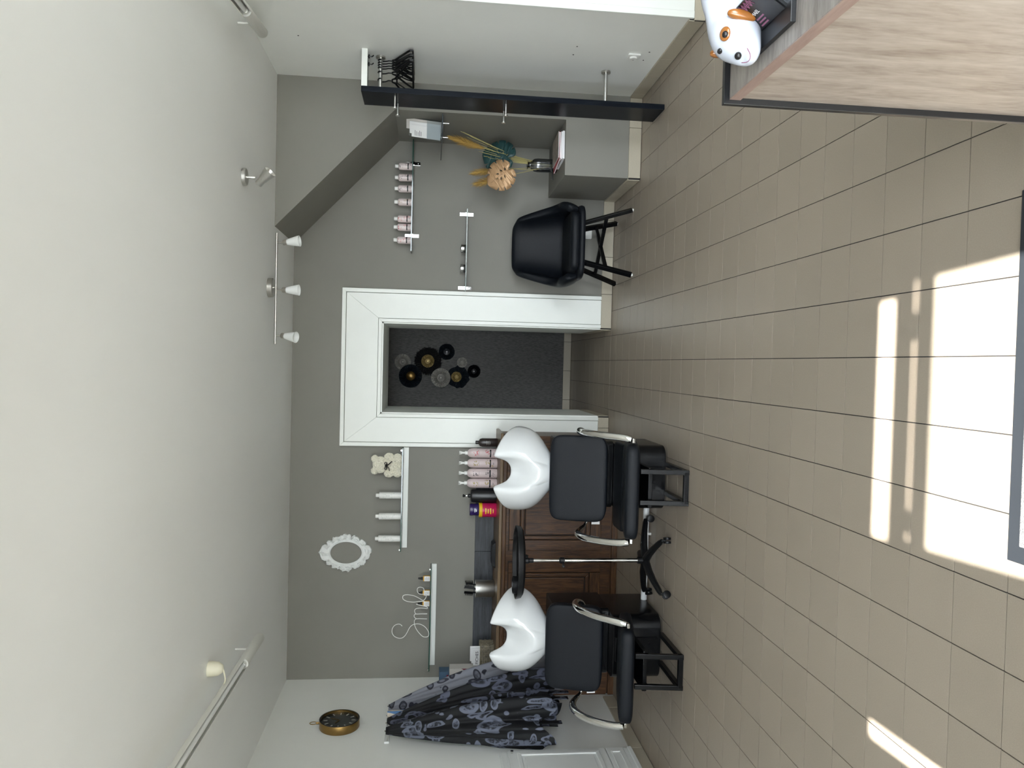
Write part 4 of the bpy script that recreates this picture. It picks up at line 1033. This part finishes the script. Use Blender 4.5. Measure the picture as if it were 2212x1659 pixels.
ribbed('gold_boss', 'gold', t, -.148, 1.248, .056, y1-.042, .018, 26)
MB().sphere((-.150, y1-.045, 1.735), (.050, .028, .050), 24, 12).build('gold_boss', 'brass', t)

# ------------------------------------------------------------------ ceiling lamps
t = thing('ceiling_spot', 'single steel spotlight on the ceiling near the coat board', 'spotlight', (1.068, 4.745, ZC))
MB().lathe([(0, ZC), (.050, ZC-.0005), (.050, ZC-.020), (.046, ZC-.023), (0, ZC-.023)], 32, (1.068, 4.745, 0)).build('base', 'steel', t)
MB().lathe([(.0075, ZC-.022), (.0075, ZC-.068), (.004, ZC-.073)], 12, (1.068, 4.745, 0)).build('stem', 'steel', t)
a = Vector((1.030, 4.745, 2.572)); d = (Vector((1.104, 4.715, 2.495))-a).normalized(); u = d.orthogonal().normalized(); v = d.cross(u)
def along(a, d, u, v, prof, n=28): return [[a+d*z+(u*math.cos(2*PI*i/n)+v*math.sin(2*PI*i/n))*r for i in range(n)] for r, z in prof]
MB().loft(along(a, d, u, v, [(.001, 0), (.021, .0), (.023, .004), (.023, .030), (.0235, .031), (.039, .108), (.037, .108), (.021, .036), (.001, .034)])).build('head', 'steel', t)

t = thing('triple_lamp', 'ceiling bar lamp with three opal glass shades', 'ceiling lamp', (.49, 5.5, ZC))
MB().lathe([(0, ZC-.0005), (.066, ZC-.0005), (.066, ZC-.032), (.062, ZC-.036), (0, ZC-.036)], 36, (.49, 5.52, 0)).build('base', 'nickel', t)
MB().lathe([(.007, .100), (.007, .866)], 14, (0, 5.49, 2.603), 'x').build('bar', 'nickel', t)
MB().lathe([(.006, 2.603), (.006, ZC-.03)], 10, (.49, 5.505, 0)).build('bar_bracket', 'nickel', t)
for x, dx, dy in ((.800, .12, -.15), (.474, .02, -.12), (.160, -.10, -.45)):
    a = Vector((x, 5.49, 2.600)); d = Vector((dx, dy, -1)).normalized(); u = d.orthogonal().normalized(); v = d.cross(u)
    MB().tube([a, a+Vector((0, -.0, -.045))], .005, 8).build('stem', 'nickel', t)
    b = a+Vector((0, 0, -.04))
    MB().loft(along(b, d, u, v, [(.001, 0), (.017, .0), (.019, .004), (.019, .028), (.0, .03)], 20)).build('socket', 'nickel', t)
    MB().loft(along(b+d*.028, d, u, v, [(.001, 0), (.020, .0), (.027, .03), (.034, .062), (.0385, .088), (.036, .088), (.031, .06), (.018, .01), (.001, .008)], 28)).build('shade', 'opal', t)

def tube_lamp(name, label, a, b, slot_from, rose, slot_dir):
    a, b = Vector(a), Vector(b); t = thing(name, label, 'tube lamp', tuple((a+b)/2))
    d = (b-a).normalized(); L = (b-a).length; s_ = Vector(slot_dir); s_ = (s_-d*s_.dot(d)).normalized(); q = d.cross(s_); R_, r_ = .031, .0285
    def sec(p, half):
        an = [half+(2*PI-2*half)*i/26 for i in range(27)]
        return [p+(s_*math.cos(x)+q*math.sin(x))*R_ for x in an]+[p+(s_*math.cos(x)+q*math.sin(x))*r_ for x in reversed(an)]
    MB().loft([sec(a, math.radians(52)), sec(a+d*slot_from, math.radians(52))]).build('open_housing', 'whitemetal', t, ang=45)
    MB().loft(along(a+d*(slot_from-.001), d, s_, q, [(.0285, 0), (.031, 0), (.031, L-slot_from), (.029, L-slot_from+.004), (.0, L-slot_from+.004)], 28)).build('end_housing', 'whitemetal', t)
    MB().tube([a+s_*.006, a+d*(slot_from+.02)+s_*.006], .013, 14).build('fluorescent_tube', 'opal', t)
    MB().loft(along(a+d*(slot_from-.03)+s_*.006, d, s_, q, [(.016, 0), (.016, .03)], 14)).build('lamp_cap', 'steel', t)
    rx, ry = rose
    c = MB().lathe([(.040, ZC-.0005), (.040, ZC-.012), (.036, ZC-.05), (.022, ZC-.072), (.008, ZC-.078), (.0, ZC-.078)], 24, (rx, ry, 0)).build('ceiling_rose', 'cream', t)
    k = (Vector((rx, ry, a.z))-a).dot(d); p = a+d*k
    MB().tube(catmull([(rx, ry, ZC-.075), (rx+(p.x-rx)*.5, ry+(p.y-ry)*.5-.02, ZC-.092), tuple(p+Vector((0, 0, .028)))], 5), .004, 8).build('cord', 'cream', t)
    for kk in (L*.3, L*.93):
        p = a+d*kk; MB().tube([p+Vector((0, 0, .03)), Vector((p.x, p.y, ZC))], .006, 8).build('standoff', 'whitemetal', t)
tube_lamp('tube_lamp', 'white tubular lamp on the left side of the ceiling', (-1.715, 2.2, 2.560), (-1.752, 4.935, 2.560), 2.30, (-1.640, 4.168), (.35, 0, -1))
tube_lamp('tube_lamp', 'white tubular lamp at the right edge of the ceiling', (1.560, 2.25, 2.560), (1.918, 4.74, 2.560), 2.09, (1.87, 3.55), (-.9, 0, -.55))

# ------------------------------------------------------------------ left wall: clock, capes, cupboard
t = thing('wall_clock', 'round brass rimmed dark wall clock with a ring on top', 'clock', (XL, 5.643, 2.131))
cc = (0, 5.643, 2.131)
MB().lathe([(.141, XL+.0005), (.143, XL+.004), (.143, XL+.058), (.141, XL+.061), (.134, XL+.061), (.134, XL+.046), (.134, XL+.004)], 64, cc, 'x', cap=False).build('rim', 'brass', t, ang=50)
MB().lathe([(0, XL+.046), (.134, XL+.046), (.134, XL+.030), (0, XL+.030)], 64, cc, 'x').build('dial', 'face', t)
MB().lathe([(.1335, XL+.0605), (.1415, XL+.0605), (.1435, XL+.0625), (.1335, XL+.0640)], 64, cc, 'x', cap=False).build('bezel', 'ink', t)
nm = MB()
for k in range(12):
    a = 2*PI*k/12; p = Vector((XL+.0475, cc[1]+.100*math.cos(a), cc[2]+.100*math.sin(a)))
    nm.obox(p, ((1, 0, 0), (0, math.cos(a), math.sin(a)), (0, -math.sin(a), math.cos(a))), (.001, .014, .004))
nm.build('numeral', 'artgrey', t, smooth=False, merge=False)
for a, l_ in ((1.1, .07), (2.6, .05)): MB().bar((XL+.049, cc[1], cc[2]), (XL+.049, cc[1]+l_*math.cos(a), cc[2]+l_*math.sin(a)), .006, .002, up=(1, 0, 0)).build('hand', 'brass', t, smooth=False)
MB().tube([(XL+.03, cc[1], cc[2]+.143), (XL+.03, cc[1], cc[2]+.165)], .008, 8).build('ring_lug', 'brass', t)
MB().tube([(XL+.03, cc[1]+.020*math.cos(a), cc[2]+.187+.024*math.sin(a)) for a in [2*PI*i/24 for i in range(24)]], .0028, 8, closed=True).build('ring', 'brass', t)

t = thing('hook_rail', 'narrow white hook rail under the hanging capes', 'hook rail', (XL, 5.55, 1.77))
MB().box(XL+.0005, XL+.016, 5.365, 5.79, 1.760, 1.795).build('rail', 'whitepaint', t, smooth=False, bevel=.003)
for y in (5.38, 5.50, 5.62, 5.77): MB().tube(catmull([(XL+.016, y, 1.775), (XL+.05, y, 1.765), (XL+.075, y, 1.772), (XL+.085, y, 1.795)], 4), .005, 8).build('hook', 'chrome', t)
def cape(label, m, hook, bot, z1, w1, d1, nf, ph, straps=0, w0=.02):
    t = thing('salon_cape', label, 'cape', (XL+.08, hook[1], 1.77), 0, 'salon capes on the left wall')
    rings = []; n = 120; K = 34
    for j in range(K+1):
        k = j/K; e = 1-(1-k)**1.9
        cx_ = hook[0]+(bot[0]-hook[0])*e; cy_ = hook[1]+(bot[1]-hook[1])*k**.85; z = 1.785-(1.785-z1)*k
        w_ = w0+(w1-w0)*e; dd = .022+(d1-.022)*e; ring = []
        for i in range(n):
            a = 2*PI*i/n
            f = 1+(.04+.20*k)*math.sin(nf*a+ph+1.1*k)+(.02+.12*k)*math.sin((nf*2+1)*a+2.1*ph-1.7*k)+.05*math.sin(2*a+ph)
            x = cx_+dd*f*math.cos(a); y = cy_+w_*f*math.sin(a)
            if x < XL+.006: x = XL+.006+.002*math.sin(9*a)
            ring.append((x, y, z-(.05*math.sin(3*a+ph)+.03*math.sin(7*a))*k**3+.012*math.sin(6*k*PI+a*2)*k))
        rings.append(ring)
    o = MB().loft(rings, True, True, False).build('cloth', m, t, ang=80)
    for s in range(straps):
        y = bot[1]+(s-.5)*w1*.7-.03; x = bot[0]+.03
        MB().box(x-.003, x+.003, y-.022, y+.022, z1-.10-.02*s, z1+.06).build('tie_strap', 'capeblack', t, smooth=False, bevel=.001)
cape('grey printed cape hanging closest to the corner and basin', 'capegrey', (XL+.085, 5.74), (-2.43, 5.83), .56, .165, .17, 5, .4, 0)
cape('blue printed cape showing only at the top between the others', 'capeblue', (XL+.115, 5.575), (XL+.075, 5.62), .75, .07, .06, 4, 2.0, 0, .035)
cape('dark printed cape hanging in the middle with loose straps', 'capemid', (XL+.085, 5.52), (-2.44, 5.555), .585, .145, .17, 6, 1.1, 2, .02)
cape('black printed cape hanging at the front beside the white cupboard', 'capeblack', (XL+.09, 5.375), (-2.48, 5.275), .68, .18, .15, 5, 2.3, 1, .03)

t = thing('panelled_cupboard', 'low white panelled cupboard front on the left wall', 'cupboard', (XL, 4.5, .1))
y0, y1_ = 5.146, 3.70; X0 = XL+.0005
MB().box(X0, XL+.028, y1_, y0, .098, 1.008).build('carcass', 'whitepaint', t, smooth=False, bevel=.003)
MB().box(XL+.028, XL+.036, y1_, y0-.004, .965, 1.004).build('top_rail', 'whitepaint', t, smooth=False, bevel=.003)
dr = MB().box(XL+.028, XL+.046, 4.42, y0-.008, .288, .955).build('door', 'whitepaint', t, smooth=False, bevel=.003)
def mould(parent, ya, yb, za, zb, x, w_=.030, h_=.012):
    for poly in ([(ya, zb), (yb, zb), (yb-w_, zb-w_), (ya+w_, zb-w_)], [(ya, za), (ya+w_, za+w_), (yb-w_, za+w_), (yb, za)], [(ya, za), (ya, zb), (ya+w_, zb-w_), (ya+w_, za+w_)], [(yb, za), (yb-w_, za+w_), (yb-w_, zb-w_), (yb, zb)]):
        MB().prism(poly, 'x', x, x+h_).build('moulding', 'whitepaint', parent, smooth=False, bevel=.005, seg=3)
mould(dr, 4.50, 5.085, .335, .900, XL+.046)
MB().box(XL+.046, XL+.054, 4.55, 5.035, .385, .850).build('panel', 'whitepaint', dr, smooth=False, bevel=.006)
MB().lathe([(0, XL+.046), (.008, XL+.046), (.011, XL+.062), (0, XL+.066)], 14, (0, 5.10, .93), 'x').build('knob', 'chrome', dr)
dw = MB().box(XL+.028, XL+.046, 4.42, y0-.008, .160, .280).build('drawer', 'whitepaint', t, smooth=False, bevel=.003)
mould(dw, 4.50, 5.085, .185, .255, XL+.046, .010, .006)
d2 = MB().box(XL+.028, XL+.046, 3.72, 4.41, .288, .955).build('door', 'whitepaint', t, smooth=False, bevel=.003)
mould(d2, 3.80, 4.34, .335, .900, XL+.046)
for z0, z1, px in ((.128, .156, .040), (.098, .128, .050)): MB().box(XL+.028, XL+px, y1_, y0, z0, z1).build('base_moulding', 'whitepaint', t, smooth=False, bevel=.005, seg=3)

# ------------------------------------------------------------------ reception counter with figurine and cards
t = thing('reception_counter', 'grey oak reception counter with black edge in the right foreground', 'counter', (.9, .9, 0))
MB().box(.500, 1.42, .28, 1.390, .978, 1.0).build('top', ['greyoakshade'], t, smooth=False, bevel=.001)
MB().box(.4985, .500, .28, 1.390, .9785, .9995).build('edge_band', 'edgeband', t, smooth=False)
MB().box(.5025, .522, .28, 1.390, .0, .978).build('side_panel', 'greyoak', t, smooth=False)
MB().box(1.40, 1.42, .28, 1.390, .0, .978).build('end_panel', 'greyoak', t, smooth=False)
MB().box(.4905, 1.43, 1.3905, 1.402, .0, 1.010).build('rear_panel', 'black', t, smooth=False, bevel=.001)

t = thing('puppy_figurine', 'glossy white ceramic puppy with caramel ears on the counter', 'figurine', (.60, 1.26, 1.0))
hc = Vector((.550, 1.250, 1.045))
body = MB()
def metaloft(mb, path, n=28):
    rings = []
    P = [Vector(p[0]) for p in path]
    for i, (c, rx, rz) in enumerate(path):
        tan = (P[min(i+1, len(P)-1)]-P[max(i-1, 0)]).normalized(); s_ = tan.cross(Vector((0, 0, 1))); s_ = s_.normalized() if s_.length > 1e-5 else Vector((1, 0, 0)); u_ = s_.cross(tan)
        rings.append([Vector(c)+s_*rx*math.cos(2*PI*k/n)+u_*rz*math.sin(2*PI*k/n) for k in range(n)])
    mb.loft(rings)
f = Vector((-.78, -.55, -.10)).normalized()            # where the muzzle points
metaloft(body, [(hc+f*.0535, .004, .004), (hc+f*.052+Vector((0, 0, -.006)), .017, .014), (hc+f*.042+Vector((0, 0, -.007)), .0245, .022), (hc+f*.024+Vector((0, 0, -.003)), .032, .032), (hc+f*.006, .041, .042), (hc-f*.016+Vector((0, 0, .001)), .041, .042), (hc-f*.034+Vector((.0, 0, .004)), .034, .036),
                (hc+Vector((.045, .018, .008)), .034, .038), (hc+Vector((.070, .016, .010)), .042, .050), (hc+Vector((.110, .010, .008)), .048, .052), (hc+Vector((.150, 0, .003)), .046, .046), (hc+Vector((.180, -.004, -.004)), .032, .036), (hc+Vector((.194, -.005, -.008)), .008, .010)])
body.build('body', 'dogwhite', t, ang=80, sub=1)
for p, q in (((-.002, -.031, .022), .0), ((-.030, .018, .030), 0)): pass
def surf(dv, push=.0):
    """a point on the head in the direction dv"""
    return hc+Vector(dv).normalized()*(.0425+push)
def spot(name, m, dv, r1, r2, push, parent=t):
    n = Vector(dv).normalized(); c = surf(dv, push); u_ = Vector((0, 0, 1)); u_ = (u_-n*u_.dot(n)).normalized(); v_ = n.cross(u_)
    rot = Matrix(((v_.x, u_.x, n.x), (v_.y, u_.y, n.y), (v_.z, u_.z, n.z)))
    return MB().superq(c, (r1, r2, .004), 1, 1, 20, 8, rot).build(name, m, parent, ang=80)
E1, E2 = (-.006, -.026, .030), (-.027, -.006, .032)
e = spot('eye_patch', 'brown', E1, .0115, .0095, -.0022); spot('eye', 'ink', (E1[0]-.0015, E1[1]-.001, E1[2]-.001), .0055, .0052, .0005, e)
spot('eye', 'ink', E2, .0056, .0044, -.0025)
npos = hc+f*.0505+Vector((0, 0, .0135))
MB().sphere(npos, (.0062, .0062, .0056), 14, 8).build('nose', 'ink', t)
side = f.cross(Vector((0, 0, 1))).normalized()
MB().tube(catmull([hc+f*.048+side*.013+Vector((0, 0, .002)), hc+f*.0545+side*.007+Vector((0, 0, -.003)), hc+f*.0565+Vector((0, 0, -.0045)), hc+f*.0545-side*.007+Vector((0, 0, -.003)), hc+f*.048-side*.013+Vector((0, 0, .002))], 4), .0007, 6).build('mouth', 'mauve', t)
for sg, off in ((1, Vector((.022, -.033, .006))), (-1, Vector((-.012, .031, .010)))):
    MB().superq(hc+off, (.0085, .0085, .024), .85, .85, 24, 14, Matrix.Rotation(.15*sg, 3, 'Y')).build('ear', 'brown', t, ang=80)
for dx, dy in ((.06, -.03), (.15, -.035), (.075, .045), (.15, .04)):
    MB().superq((hc.x+dx, hc.y+dy, 1.010), (.020, .014, .0098), .8, .8, 18, 10).build('paw', 'dogwhite', t, ang=80)

t = thing('card_holder', 'black card holder leaning on the ceramic puppy', 'card holder', (.57, 1.19, 1.0))
B0 = Vector((.557, 1.235, 1.008)); up_ = Vector((.030, -.006, .052)).normalized(); lo = Vector((-.02, -1, 0)).normalized(); nn = lo.cross(up_).normalized()
if nn.x > 0: nn = -nn
MB().box(.528, .60, 1.130, 1.272, 1.0005, 1.009).build('base', 'black', t, smooth=False, bevel=.001)
MB().obox(B0+lo*.044+up_*.029-nn*.003, (lo, up_, nn), (.046, .029, .0022)).build('back_plate', 'black', t, smooth=False)
t = thing('business_card', 'black business card with mauve pattern and white lettering', 'business card', (.57, 1.19, 1.0))
MB().obox(B0+lo*.044+up_*.030+nn*.0004, (lo, up_, nn), (.0425, .0275, .0004)).build('sheet', 'ink', t, smooth=False)
mt = Matrix(((lo.x, up_.x, nn.x, 0), (lo.y, up_.y, nn.y, 0), (lo.z, up_.z, nn.z, 0), (0, 0, 0, 1)))
def cardpt(a, b): return B0+lo*a+up_*b+nn*.0012
off0 = Vector(t.location)
text_mesh('lettering', 'MAEL', .0095, 'card', t, Matrix.Translation(cardpt(.030, .027)-off0) @ mt, .0001)
for k in range(3): MB().obox(cardpt(.030-.002*k, .0195-.0062*k), (lo, up_, nn), (.012-.001*(k % 2), .0014, .0002)).build('text_line', 'mauve', t, smooth=False)
pm = MB()
for k in range(5):
    a = .004+k*.009
    for q in (0, 1): pm.tube([cardpt(a, .042), cardpt(a+(.009 if q else -.0), .056)], .0006, 5); pm.tube([cardpt(a+.009, .042), cardpt(a, .056)], .0006, 5)
pm.tube([cardpt(.003, .049), cardpt(.05, .049)], .0005, 5).build('pattern', 'mauve', t, smooth=False, merge=False)

# entrance mat
t = thing('entrance_mat', 'grey entrance mat with dark rubber border in the sunlight', 'mat', (-.03, 1.5, 0))
MB().box(-.485, .490, 1.08, 1.885, .0005, .006).build('border', 'matedge', t, smooth=False, bevel=.002)
MB().box(-.440, .445, 1.125, 1.840, .006, .011).build('pile', 'matgrey', t, smooth=False, bevel=.003)
